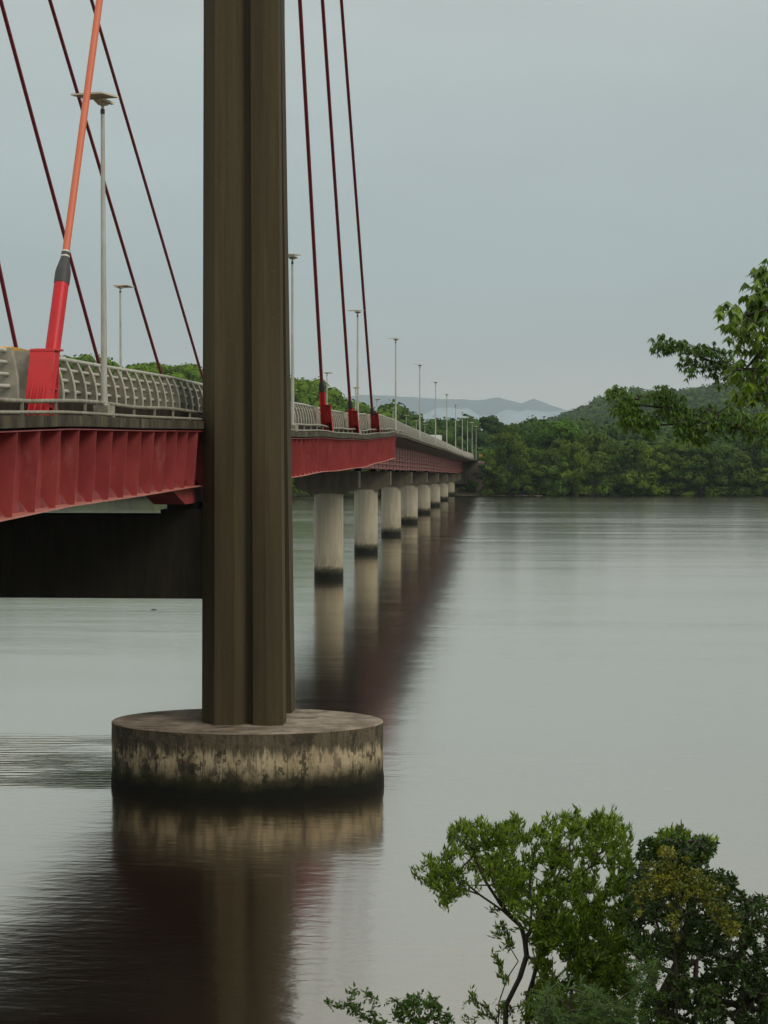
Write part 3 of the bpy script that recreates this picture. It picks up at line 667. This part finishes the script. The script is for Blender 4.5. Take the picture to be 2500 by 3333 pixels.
# forests on the hills: one mass each
def core(mb, c, r):
    rings = []
    for i in range(1, 5):
        th_ = math.pi*i/5; rings.append([c+Vector((r.x*math.sin(th_)*math.cos(a), r.y*math.sin(th_)*math.sin(a), r.z*math.cos(th_))) for a in [2*math.pi*q/7 for q in range(7)]])
    mb.loft(rings, True, True)
def forest(name, mname, label, region, n, rr, per, leaf, solid=False):
    mb = MB(); k = 0; tries = 0
    while k < n and tries < n*30:
        tries += 1; q = region()
        if q is None: continue
        x, y = q; z = land(x, y); r = random.uniform(*rr)
        r *= max(.42, min(1.1, y/1900)) if solid == 2 else 1
        k += 1; c = Vector((x, y, z+r*random.uniform(.7, 1.3)))
        for j in range(4):
            o = rvec()*r*.55; o.z = abs(o.z)*.7
            clump(mb, c+o, Vector((r*.62, r*.62, r*.55)), per//4, leaf*r)
            if solid: core(mb, c+o, Vector((r*.47, r*.47, r*.41)))
    return tag(mb.build(name, M[mname]), label, 'forest', kind='stuff')
def regL():
    x = random.uniform(-190, -38); y = random.uniform(474, 640)
    return (x, y) if y > shore(x)+3 else None
def regR():
    y = 760+1760*random.random()**.75; px = random.uniform(1250, 2620); x = sight(px, 1300, y).x
    return (x, y)
def regN():
    y = random.uniform(560, 715); px = random.uniform(1240, 2620); x = sight(px, 1300, y).x
    return (x, y)
forest('hill_forest', 'leaf_left', 'bright green forest on the hill behind the left part of the deck', regL, 620, (3.0, 5.0), 130, .15, True)
forest('hill_forest', 'leaf_hill', 'dense bluish green forest covering the hill at right', regR, 4200, (7, 12.5), 84, .145, 2)
forest('lowland_forest', 'leaf_hill', 'dark trees on low ground behind the end of the bridge', regN, 420, (4, 7.0), 120, .13, True)
# mangroves along the far bank: each a tree of its own
protos = []
for i, (rx, rz, nb) in enumerate(((4.6, 11, 17), (5.4, 12.5, 20), (4.0, 9.5, 15), (5.8, 10.5, 20), (3.6, 12.5, 14))):
    r = empty('mangrove_tree'); m = MB(); hh = rz*.6
    m.tube([(0, 0, -1), (.2, .1, hh*.4), (.1, .3, hh), (.3, .2, rz*.9)], [.28, .2, .14, .04], 6)
    for q in range(4):
        a = q*1.6+i; m.tube([(0, .1, hh*.3), (math.cos(a)*rx*.4, math.sin(a)*rx*.4, hh*.8), (math.cos(a)*rx*.6, math.sin(a)*rx*.6, rz*.8)], [.12, .08, .03], 5)
        m.tube([(0, 0, 1.6), (math.cos(a)*.9, math.sin(a)*.9, -1)], [.06, .05], 5)
    m.build('trunk', M['bark'], r); crown(rx, rz, nb, .36, 210).build('crown', M['leaf_mangrove'], r); protos.append(r)
used = set()
def put(i, x, y, z, s, rz, lab=None, grp='mangrove trees along the far bank', sz=None):
    p_ = protos[i]
    o = p_ if i not in used else copy_tree(p_); used.add(i)
    o.location = (x, y, z); o.scale = (s, s, sz or s); o.rotation_euler.z = rz
    tag(o, lab or 'green mangrove tree crowded along the far bank right of the bridge', 'tree', grp); return o
# front row, then rows behind: tops follow the photograph's treeline (px, top y)
TL = [(1585, 1475), (1625, 1400), (1660, 1390), (1700, 1425), (1760, 1428), (1830, 1410), (1900, 1396), (1960, 1404), (2050, 1414), (2150, 1420), (2250, 1425), (2350, 1428), (2450, 1432), (2600, 1430)]
def treetop(px): return interp(TL, px)
px = 1608; j = 0
while px < 2640:
    Y = 508+random.uniform(-1, 3); v = sight(px, 1615, Y); top = sight(px, treetop(px)+random.uniform(22, 95), Y).z
    put(j % 5, v.x, shore(v.x)+1+random.uniform(0, 1.5), -.5, 0.95*random.uniform(.75, 1.3), random.uniform(0, 6.28), sz=(top+.5)/(11.5)); px += random.uniform(34, 50); j += 1
px = 1590
while px < 2640:
    Y = 520; v = sight(px, 1600, Y); top = sight(px, treetop(px)+random.uniform(-6, 22), Y).z
    put(j % 5, v.x, Y+random.uniform(-3, 3), 1.2, 1.15*random.uniform(.85, 1.25), random.uniform(0, 6.28), sz=(top-1.2)/11.5); px += random.uniform(46, 66); j += 1
px = 1700
while px < 2640:
    Y = 536; v = sight(px, 1600, Y); top = sight(px, treetop(px)+random.uniform(-8, 10), Y).z
    put(j % 5, v.x, Y, 1.5, 1.25, random.uniform(0, 6.28), sz=(top-1.5)/11.5); px += random.uniform(60, 90); j += 1
def special(px, py_top, py_bot, Y, rx, nb, leafm, name, label, leaf=.4, per=130, zb=None):
    b_ = sight(px, py_bot, Y); tp = sight(px, py_top, Y); r = empty(name, (b_.x, Y, b_.z)); hh = tp.z-b_.z
    m = MB(); m.tube([(0, 0, -1.5), (.1, 0, hh*.5), (.2, 0, hh*.85)], [.3, .2, .06], 6)
    for q in range(4): a = q*1.6+.3; m.tube([(0, 0, hh*.35), (math.cos(a)*rx*.6, math.sin(a)*rx*.6, hh*.75)], [.12, .04], 5)
    m.build('trunk', M['bark'], r); crown(rx, hh, nb, leaf, per).build('crown', M[leafm], r); tag(r, label, 'tree'); return r
special(1655, 1365, 1612, 506, 6.6, 46, 'leaf_mangrove', 'mangrove_tree', 'tallest dark mangrove at the left end of the far bank trees')
special(1800, 1362, 1500, 528, 9.0, 34, 'leaf_lime', 'broadleaf_tree', 'broad bright green tree crown rising behind the leftmost mangroves', .5)
special(1822, 1530, 1612, 505, 5.6, 26, 'leaf_lime', 'waterside_bush', 'low bright green bush spreading over the water near the leftmost mangroves', .35)
special(1690, 1500, 1614, 505, 4.2, 24, 'leaf_mangrove', 'waterside_bush', 'rounded bush at the foot of the tallest mangrove')
special(1595, 1346, 1440, 640, 4.4, 26, 'leaf_hill', 'round_tree', 'dark dome shaped tree behind the last street lamps', .45, 160)
special(1530, 1560, 1600, 512, 3.0, 14, 'leaf_lime', 'embankment_bush', 'small green bush on the stone embankment below the bridge end', .25)
special(1580, 1462, 1500, 528, 1.8, 10, 'leaf_lime', 'roadside_bush', 'small pale bush beside the hazard sign', .22)
special(2420, 1530, 1610, 509, 2.6, 18, 'leaf_lime', 'waterside_bush', 'light green bush in front of the mangroves near the right edge', .3)
special(2120, 1545, 1612, 506, 3.0, 18, 'leaf_lime', 'waterside_bush', 'light green bush at the waterline halfway along the mangroves', .3)
# left bank trees seen between the piers
px = 900
while px < 1330:
    v = sight(px, 1620, 476); put(j % 5, v.x, shore(v.x)+3, .5, .9, random.uniform(0, 6), 'dark tree on the far bank seen between the piers', 'trees seen between the piers'); px += 55; j += 1
px = -60
while px < 900:
    v = sight(px, 1620, 470); put(j % 5, v.x, shore(v.x)+3, .5, 1.0, random.uniform(0, 6), 'dark tree on the bank hidden behind the red girder', 'trees behind the red girder'); px += 70; j += 1

# ---- branching growth: every clump is tied back to the nearest earlier branch point
def skeleton(stems, tips, jit=.05, twig=.006, k_r=.0065, expo=.38, dw=.12):
    nodes = []; par = []
    for s in stems:
        base = s[0]
        start = len(nodes); prev = -1
        if len(nodes):                                       # join to the nearest earlier node when it starts on one
            dmin, ix = min(((nodes[i]-Vector(base)).length, i) for i in range(len(nodes)))
            if dmin < .05: prev = ix; s = s[1:]
        for q in s: nodes.append(Vector(q)); par.append(prev); prev = len(nodes)-1
    depth = [0.0]*len(nodes)
    for i in range(len(nodes)): depth[i] = 0 if par[i] < 0 else depth[par[i]]+(nodes[i]-nodes[par[i]]).length
    tips = sorted(tips, key=lambda c: min((c-n_).length for n_ in nodes))
    cnt_tip = []
    for c in tips:
        best = min(range(len(nodes)), key=lambda i: (nodes[i]-c).length+dw*depth[i])
        a = nodes[best]; L_ = (c-a).length; k = max(1, int(L_/.28)); prev = best
        for q in range(1, k+1):
            p_ = a.lerp(c, q/k)
            if q < k: p_ = p_+rvec()*jit*min(1, L_)+Vector((0, 0, .04*L_*math.sin(math.pi*q/k)))
            nodes.append(p_); par.append(prev); depth.append(depth[prev]+(p_-nodes[prev]).length); prev = len(nodes)-1
        cnt_tip.append(prev)
    w_ = [0]*len(nodes)
    for i in cnt_tip:
        q = i
        while q >= 0: w_[q] += 1; q = par[q]
    mb = MB()
    for i in range(len(nodes)):
        if par[i] < 0: continue
        r0 = twig+k_r*max(1, w_[par[i]])**expo-k_r; r1 = twig+k_r*max(1, w_[i])**expo-k_r
        r0 = min(r0, r1*1.6+.004)
        mb.tube([nodes[par[i]], nodes[i]], [r0, r1], 6 if r0 > .02 else 4, False)
    dirs = [(nodes[i]-nodes[par[i]]).normalized() if par[i] >= 0 else Vector((0, 0, 1)) for i in cnt_tip]
    return mb, [(nodes[i], d) for i, d in zip(cnt_tip, dirs)]
def inpoly(p_, poly):
    x, y = p_; c = False
    for i in range(len(poly)):
        (x1, y1), (x2, y2) = poly[i], poly[i-1]
        if (y1 > y) != (y2 > y) and x < (x2-x1)*(y-y1)/(y2-y1)+x1: c = not c
    return c
def tips_in(poly, n, Yc, dY, holes=(), ox=1000, oy=2550, sc=1.106, gap=-.12):
    """points spread through the crown's volume (outline given in the enlarged crop's units)"""
    xs_ = [q[0] for q in poly]; ys_ = [q[1] for q in poly]; r = []
    while len(r) < n:
        q = (random.uniform(min(xs_), max(xs_)), random.uniform(min(ys_), max(ys_)))
        if not inpoly(q, poly) or any(inpoly(q, h_) for h_ in holes): continue
        w3 = sight(ox+q[0]/sc, oy+q[1]/sc, Yc+random.uniform(-dY, dY))
        if noise.noise(w3*4.2) < gap: continue
        r.append(w3)
    return r
def P7(x, y, Y): return sight(1000+x/1.106, 2550+y/1.106, Y)
def tuft(mb, c, d, n, ln, wd, spread=.8, up=.35, run=2.6):
    for i in range(n):
        dd = (d*.6+rvec()*spread+Vector((0, 0, up))).normalized()
        leafquad(mb, c-d*ln*random.uniform(0, run)+rvec()*ln*.35, dd, rvec(), ln*random.uniform(.6, 1.25), wd*random.uniform(.75, 1.3))
def plant(name, label, cat, base, stems, tips, leafm, leaf_fn, kr=.0065, tw=.005, crownname='foliage', jit=.05):
    r = empty(name, base); tag(r, label, cat)
    sk, ends = skeleton(stems, tips, jit=jit, k_r=kr, twig=tw)
    o = sk.build('trunk', M['bark'], r); o.location = -Vector(base)
    mb = MB()
    for c, d in ends: leaf_fn(mb, c, d)
    o = mb.build(crownname, M[leafm], r); o.location = -Vector(base)
    return r
def gz(p_): return Vector((p_.x, p_.y, nearland(p_.x, p_.y)-.1))
# shrub with slender upright leaves, lower right
Y1 = 15.0
poly1 = [(375, 310), (400, 290), (445, 262), (510, 232), (515, 165), (560, 135), (625, 128), (650, 155), (700, 150), (745, 108), (765, 150), (835, 150), (858, 118), (905, 120), (965, 95), (1000, 135), (1045, 105), (1065, 92), (1130, 112), (1168, 185), (1160, 240), (1190, 320), (1200, 430), (1150, 520), (1130, 600), (1160, 700), (1150, 860), (1060, 900), (860, 900), (840, 760), (880, 640), (850, 560), (800, 500), (740, 470), (690, 400), (655, 330), (590, 370), (540, 400), (480, 440), (470, 400), (400, 345)]
holes1 = [[(1040, 300), (1075, 260), (1090, 340), (1060, 350), (1035, 330)], [(560, 250), (590, 270), (575, 290), (550, 270)], [(885, 620), (980, 640), (960, 720), (890, 700)], [(800, 195), (830, 200), (820, 225)]]
tp1 = tips_in(poly1, 1350, Y1, .9, holes1, gap=-.03)
polyl = [(850, 520), (960, 500), (1150, 520), (1230, 620), (1190, 700), (1180, 900), (870, 900), (850, 800), (880, 740), (960, 700), (900, 600)]
tp1 += tips_in(polyl, 420, Y1+.2, .9)
tp1 += tips_in([(800, 500), (880, 520), (880, 860), (770, 860), (835, 700)], 110, Y1, .4)
tp1 += [P7(x, y, Y1) for x, y in ((380, 305), (392, 330), (430, 262), (420, 350), (448, 378), (475, 430), (495, 440), (505, 425), (520, 170), (520, 200), (555, 140), (620, 130), (690, 150), (745, 110), (760, 130), (830, 155), (865, 120), (970, 95), (1065, 95), (1100, 100), (1160, 155), (1168, 190), (690, 520), (680, 545), (665, 550), (700, 515), (720, 540), (745, 530), (730, 570), (665, 620), (680, 630), (700, 650), (705, 600), (690, 690), (710, 700), (655, 455), (595, 745), (560, 800), (590, 770), (610, 790), (560, 850), (620, 830), (640, 800), (660, 830), (700, 800), (720, 810), (760, 800), (800, 790), (600, 850), (680, 850), (740, 850), (800, 840))]
fk = P7(790, 620, Y1); g0 = gz(P7(700, 900, Y1)); g0b = g0+Vector((.15, .1, 0))
st1 = [[g0, P7(715, 800, Y1), P7(765, 700, Y1), fk, P7(783, 560, Y1), P7(770, 515, Y1), P7(700, 455, Y1), P7(620, 400, Y1), P7(560, 350, Y1), P7(500, 320, Y1)],
       [P7(770, 515, Y1), P7(700, 440, Y1-.1), P7(640, 350, Y1-.2), P7(600, 260, Y1-.2)],
       [P7(783, 560, Y1), P7(850, 470, Y1), P7(890, 360, Y1+.2), P7(930, 270, Y1+.3)],
       [g0b, P7(795, 770, Y1+.2), P7(815, 700, Y1+.2), P7(828, 645, Y1+.2), P7(860, 610, Y1+.2), P7(930, 560, Y1+.3), P7(1010, 470, Y1+.3), P7(1080, 400, Y1+.2), P7(1150, 390, Y1)],
       [g0+Vector((-.1, -.1, 0)), P7(690, 790, Y1-.1), P7(720, 700, Y1-.1), P7(760, 640, Y1-.1), P7(730, 590, Y1-.1)]]
def lf_shrub(mb, c, d): tuft(mb, c, (d+Vector((0, 0, .5))).normalized(), 21, .058, .0155, .62, .5, 2.0)
plant('leafy_shrub', 'leafy shrub with slender green leaves and bent dark stems, lower right corner', 'shrub', g0, st1, tp1, 'leaf_shrub', lf_shrub, .0016, .0024)
# darker rounder shrub at the right edge
Y2 = 14.2
poly2 = [(1165, 300), (1200, 210), (1235, 195), (1275, 165), (1340, 160), (1360, 150), (1400, 195), (1450, 190), (1482, 228), (1450, 262), (1410, 290), (1440, 315), (1500, 305), (1545, 345), (1570, 385), (1640, 405), (1760, 420), (1900, 600), (1900, 900), (1180, 900), (1220, 760), (1250, 700), (1150, 600), (1130, 480)]
holes2 = [[(1260, 640), (1330, 610), (1300, 720), (1260, 760)], [(1370, 600), (1440, 640), (1420, 700), (1370, 680)]]
g2_ = gz(P7(1270, 900, Y2))
st2 = [[g2_, P7(1275, 770, Y2), P7(1320, 680, Y2), P7(1350, 610, Y2), P7(1380, 500, Y2), P7(1370, 380, Y2), P7(1340, 260, Y2)],
       [P7(1320, 680, Y2), P7(1400, 640, Y2), P7(1480, 560, Y2+.2), P7(1560, 500, Y2)],
       [P7(1380, 500, Y2), P7(1280, 440, Y2), P7(1200, 400, Y2)],
       [gz(P7(1560, 900, Y2)), P7(1560, 800, Y2), P7(1600, 650, Y2), P7(1700, 560, Y2)]]
def lf_dark(mb, c, d): tuft(mb, c, (d+Vector((0, 0, .3))).normalized(), 20, .040, .021, 1.0, .2)
plant('broad_shrub', 'dark rounded shrub at the right edge, draped with yellow vine', 'shrub', g2_, st2, tips_in(poly2, 2100, Y2, 1.2, holes2), 'leaf_dark', lf_dark, .0028, .0028)
# light green sprays at its top
polyt = [(1215, 250), (1235, 195), (1275, 165), (1340, 165), (1358, 140), (1400, 195), (1450, 190), (1482, 228), (1440, 262), (1400, 290), (1300, 230)]
gt = gz(P7(1310, 900, Y2-.5))
plant('leafy_sapling', 'light green sapling top sticking out above the yellow vine', 'sapling', gt, [[gt, P7(1320, 700, Y2+.6), P7(1330, 400, Y2+.6), P7(1340, 260, Y2)]], tips_in(polyt, 80, Y2-.1, .4), 'leaf_shrub', lf_shrub, .002, .0025)
# yellow vine
polyv = [(1200, 235), (1260, 230), (1340, 235), (1390, 290), (1440, 340), (1500, 360), (1560, 430), (1560, 560), (1500, 560), (1430, 450), (1370, 420), (1330, 560), (1300, 560), (1300, 420), (1220, 420), (1180, 500), (1170, 400), (1200, 320)]
gv = gz(P7(1340, 900, Y2-.9))
def lf_vine(mb, c, d): tuft(mb, c, d, 12, .030, .016, 1.1, .0)
plant('climbing_vine', 'yellow green vine with orange tinted leaves draped over the dark shrub', 'vine', gv, [[gv, P7(1330, 700, Y2-.9), P7(1320, 560, Y2-.9), P7(1340, 400, Y2-.95), P7(1300, 280, Y2-.9)], [P7(1340, 400, Y2-.95), P7(1440, 400, Y2-.9), P7(1540, 500, Y2-.9)]], tips_in(polyv, 300, Y2-1.25, .15), 'leaf_vine', lf_vine, .0012, .0018)
# feathery plants along the bottom edge
def lf_fern(mb, c, d):
    for k in range(3):
        dd = (d*.5+rvec()*.8+Vector((0, 0, .2))).normalized(); ln = random.uniform(.09, .15)
        s = dd.cross(Vector((0, 0, 1))+rvec()*.3).normalized()
        for i in range(7):
            q = c+dd*ln*i/6-Vector((0, 0, 1))*.02*(i/6)**2
            for sg_ in (1, -1): leafquad(mb, q, (s*sg_+dd*.4).normalized(), Vector((0, 0, 1)), .034*(1.2-.5*i/6), .012)
Y3 = 13.2
polyf = [(850, 760), (900, 700), (960, 710), (1020, 740), (1080, 790), (1170, 790), (1190, 650), (1240, 640), (1280, 670), (1230, 740), (1200, 900), (820, 900)]
gf = gz(P7(950, 900, Y3)); 
plant('feathery_bush', 'pale feathery leaved bush at the bottom between the two shrubs', 'bush', gf, [[gf, P7(948, 820, Y3), P7(950, 740, Y3)], [P7(948, 820, Y3), P7(1100, 800, Y3), P7(1200, 720, Y3)]], tips_in(polyf, 200, Y3, .5), 'leaf_fern', lf_fern, .0015, .002)
def sprig(base_px, tips_px, lab, Y=13.0, leafm='leaf_fern', fn=None, n=1):
    g_ = gz(P7(base_px[0], base_px[1], Y)); b_ = P7(base_px[0], base_px[1], Y)
    tps = []
    for q in tips_px:
        for _ in range(n): tps.append(P7(q[0]+random.uniform(-8, 8), q[1]+random.uniform(-8, 8), Y+random.uniform(-.1, .1)))
    plant('wild_sprig', lab, 'plant', g_, [[g_, b_.lerp(g_, .4), b_]], tps, leafm, fn or lf_sprig, .0014, .0018, jit=.02)
def lf_sprig(mb, c, d): tuft(mb, c, d, 9, .042, .02, .9, .1)
sprig((230, 885), [(70, 785), (85, 790), (100, 800), (125, 800), (150, 775), (158, 745), (168, 745), (150, 805), (175, 815), (185, 790), (205, 765), (240, 768), (225, 762), (200, 830), (225, 825), (245, 830), (190, 850), (225, 860), (250, 855), (285, 858), (260, 860), (165, 830)], 'thin leafy sprig at the bottom edge, leftmost of the bottom plants', n=2)
sprig((400, 890), [(315, 780), (325, 800), (320, 825), (345, 800), (375, 790), (380, 765), (405, 760), (400, 790), (425, 790), (455, 770), (462, 795), (480, 810), (505, 830), (520, 850), (440, 830), (400, 830), (360, 830), (335, 850), (380, 855), (420, 860), (470, 850), (350, 815), (440, 800), (500, 860)], 'small leafy bush at the bottom edge between the thin sprig and the big shrub', n=4)

# ---- tree at the upper right: drooping palmate leaves, trunk just outside the picture
def P6(x, y, Y): return sight(1900+x/2.765, 800+y/2.765, Y)
def palmate(ln, wd):
    def fn(mb, c, d):
        for k in range(4):
            cc = c+rvec()*ln*.75; ax_ = (Vector((0, 0, -.35))+rvec()*.55).normalized()
            u = ax_.cross(rvec()).normalized(); v = ax_.cross(u); n = random.choice((5, 6, 7))
            for i in range(n):
                a = 2*math.pi*i/n+random.uniform(-.2, .2); dd = ((u*math.cos(a)+v*math.sin(a))*.72+Vector((0, 0, -.8))).normalized()
                leafquad(mb, cc, dd, -(u*math.cos(a)+v*math.sin(a))+Vector((0, 0, .3)), ln*random.uniform(.75, 1.1), wd)
    return fn
YA, YC = 25.0, 16.5
def spread(lst, Y, n, j, dY):
    return [P6(x+random.gauss(0, j), y+random.gauss(0, j), Y+random.uniform(-dY, dY)) for x, y in lst for _ in range(n)]
A = [(655, 850), (640, 890), (690, 830), (730, 850), (770, 860), (700, 900), (760, 900), (690, 925), (785, 920), (870, 870), (900, 870), (850, 900), (930, 900), (970, 900), (1010, 910), (900, 950), (960, 960), (1020, 970), (930, 1040), (1000, 1040), (1060, 1040), (970, 1090), (970, 1140), (1070, 1100), (1050, 940), (1110, 900), (1150, 910), (1170, 930), (1120, 970), (1170, 990), (1220, 970), (1270, 960), (1310, 980), (1180, 1060), (1230, 1040), (1290, 1040), (1190, 1130), (1240, 1140), (1240, 1210), (1300, 1120), (1320, 1050), (1370, 1060), (1420, 1100)]
Bb = [(250, 1330), (280, 1300), (320, 1310), (350, 1340), (400, 1350), (430, 1380), (480, 1360), (510, 1370), (450, 1420), (330, 1430), (300, 1470), (380, 1490), (420, 1480), (350, 1550), (400, 1560), (370, 1590), (470, 1500), (500, 1530), (550, 1550), (600, 1540), (620, 1580), (560, 1610), (590, 1650), (625, 1640), (490, 1590), (620, 1350), (660, 1310), (690, 1330), (740, 1310), (780, 1330), (700, 1390), (760, 1400), (800, 1400), (700, 1450), (690, 1510), (760, 1480), (830, 1430), (870, 1400), (900, 1460), (850, 1500), (840, 1560), (920, 1480), (960, 1500), (930, 1560), (1000, 1560), (870, 1620), (900, 1680), (960, 1640), (970, 1700), (1030, 1640), (1050, 1720), (1090, 1740), (1090, 1640), (1140, 1600), (1060, 1500), (1100, 1480), (1150, 1480), (1200, 1500), (1150, 1560), (1220, 1560), (1160, 1650), (1240, 1620), (1290, 1560), (1300, 1480), (1340, 1430), (1390, 1440), (1420, 1480), (1360, 1530), (1330, 1600), (1340, 1660), (1420, 1620), (1440, 1560), (1460, 1640), (1480, 1700), (1500, 1560), (1560, 1540), (1600, 1590), (1540, 1620), (1640, 1540), (1650, 1650), (1650, 1720), (1720, 1600), (1800, 1560), (1850, 1640), (1950, 1600)]
Cc = [(1640, 215), (1600, 250), (1570, 262), (1650, 280), (1620, 340), (1660, 350), (1580, 380), (1640, 410), (1560, 430), (1520, 440), (1470, 490), (1540, 490), (1600, 480), (1650, 500), (1500, 560), (1440, 600), (1560, 560), (1620, 580), (1370, 610), (1320, 630), (1260, 645), (1420, 650), (1480, 640), (1540, 650), (1600, 650), (1650, 660), (1300, 740), (1350, 760), (1400, 720), (1460, 700), (1520, 720), (1580, 720), (1640, 750), (1620, 820), (1560, 870), (1520, 900), (1640, 880), (1490, 950), (1560, 960), (1620, 960), (1650, 1020), (1590, 1040), (1540, 1040), (1380, 1100), (1430, 1090), (1490, 1110), (1550, 1120), (1620, 1130), (1660, 1160), (1370, 1160), (1400, 1200), (1460, 1180), (1520, 1200), (1580, 1220), (1640, 1240), (1420, 1270), (1480, 1300), (1540, 1300), (1600, 1330), (1650, 1330), (1630, 1400), (1660, 1440), (1750, 300), (1800, 450), (1850, 600), (1750, 650), (1780, 800), (1850, 950), (1750, 1000), (1800, 1150), (1750, 1250), (1850, 1300), (1750, 1400), (1950, 500), (2050, 800), (2000, 1100), (2100, 400)]
bt = Vector((5.4, 20.5, 0)); bt.z = nearland(bt.x, bt.y)-.3
Vt = lambda dx, dy, z: Vector((bt.x+dx, bt.y+dy, z))
top = Vt(.1, -.3, 15.0)
stT = [[bt, Vt(.1, 0, 6), Vt(0, .1, 10), Vt(.1, 0, 12.6), top, Vt(.2, -.2, 17.5), Vt(.1, 0, 19.5)],
       [Vt(.1, 0, 12.6), P6(2050, 1680, 22.5), P6(1680, 1690, YA), P6(1500, 1670, YA), P6(1350, 1620, YA), P6(1200, 1600, YA), P6(1050, 1590, YA), P6(890, 1600, YA), P6(660, 1615, YA), P6(520, 1580, YA), P6(450, 1550, YA)],
       [P6(1200, 1600, YA), P6(1000, 1530, YA), P6(830, 1450, YA), P6(660, 1450, YA), P6(500, 1430, YA), P6(400, 1370, YA), P6(300, 1320, YA)],
       [top, P6(1900, 1250, 23), P6(1450, 1120, YA), P6(1300, 1080, YA), P6(1160, 1045, YA), P6(1080, 1010, YA), P6(950, 950, YA), P6(820, 910, YA), P6(740, 880, YA)],
       [P6(1160, 1045, YA), P6(1130, 1090, YA), P6(1060, 1100, YA), P6(1000, 1080, YA)],
       [top, P6(2000, 1000, 18), P6(1700, 1000, YC), P6(1550, 1000, YC), P6(1450, 1120, YC)],
       [Vt(.2, -.2, 17.5), P6(1950, 650, 18), P6(1700, 560, YC), P6(1560, 600, YC), P6(1380, 640, YC)]]
pt = empty('palmate_leaved_tree', bt); tag(pt, 'tree with drooping hand shaped leaves reaching in from the right edge', 'tree')
tA = spread(A, YA, 2, 12, .5)+spread(Bb, YA, 3, 13, .6); tC = spread(Cc, YC, 1, 20, .6)
skm, ends = skeleton(stT, tA+tC, jit=.04, k_r=.0032, twig=.004, dw=.0)
o = skm.build('trunk', M['bark'], pt); o.location = -bt
m1, m2 = MB(), MB(); fa, fc = palmate(.105, .027), palmate(.125, .042)
for c, d in ends:
    if c.y > 20.5: fa(m1, c, d)
    else: fc(m2, c, d)
o = m1.build('foliage', M['leaf_palm'], pt); o.location = -bt
o = m2.build('foliage', M['leaf_bright'], pt); o.location = -bt; o['label'] = 'larger brighter leaves nearest the viewer'

# ------------------------------------------------------------------ low cloud and haze
def volmat(name, col, dens):
    m = bpy.data.materials.new(name); m.use_nodes = True; t_ = m.node_tree; t_.nodes.clear()
    o_ = nd(t_, 'ShaderNodeOutputMaterial'); v_ = nd(t_, 'ShaderNodeVolumePrincipled'); v_.inputs['Color'].default_value = (*col, 1); v_.inputs['Density'].default_value = dens
    t_.links.new(v_.outputs[0], o_.inputs['Volume']); return m
hz = MB(); hz.box(-15500, 15500, -3000, 20500, -4.2, 1300)
tag(hz.build('haze', volmat('haze_air', (.80, .93, 1.0), 7e-5)), 'thin pale haze in the air over the river', 'haze', kind='stuff')
print('faces', sum(len(m_.polygons) for m_ in bpy.data.meshes))

M['cloud'] = mat('cloud_shaded_grey', (.33, .40, .43), 1, spec=0, vary=(.25, .32, .35), vary_scale=.004)  # overcast shade on the white cloud is put into this grey-blue colour
def cloud(name, label, Y, x0, x1, z0, z1, n, seed, dens):
    random.seed(seed); mb = MB()
    for k in range(n):
        f = (k+.5)/n; cx_ = x0+(x1-x0)*f; cz = z0+(z1-z0)*(.35+.3*noise.noise(Vector((k*.37, seed, 0)))); cy_ = Y+random.uniform(-400, 400)
        rx = (x1-x0)/n*random.uniform(1.6, 2.6); ry = random.uniform(500, 900); rz = (z1-z0)*random.uniform(.38, .62)
        rings = []
        for i in range(1, 12):
            th_ = math.pi*i/12; rings.append([(cx_+rx*math.sin(th_)*math.cos(a)*(1+.12*noise.noise(Vector((math.cos(a)*2+k, math.sin(a)*2, i*.4)))), cy_+ry*math.sin(th_)*math.sin(a), cz+rz*math.cos(th_)*(1+.25*noise.noise(Vector((math.cos(a)*1.5, k, i*.5))))) for a in [2*math.pi*q/28 for q in range(28)]])
        mb.loft(rings, True, True)
    return tag(mb.build(name, M['cloud']), label, 'cloud', kind='stuff')
cloud('low_cloud', 'low white cloud bank lying in front of the distant ridge', 16600, -2400, 1250, 50, 350, 26, 3, 0)
cloud('low_cloud', 'grey mist bank between the distant ridge and the wooded hill', 17400, -120, 1900, 70, 410, 15, 11, 0)
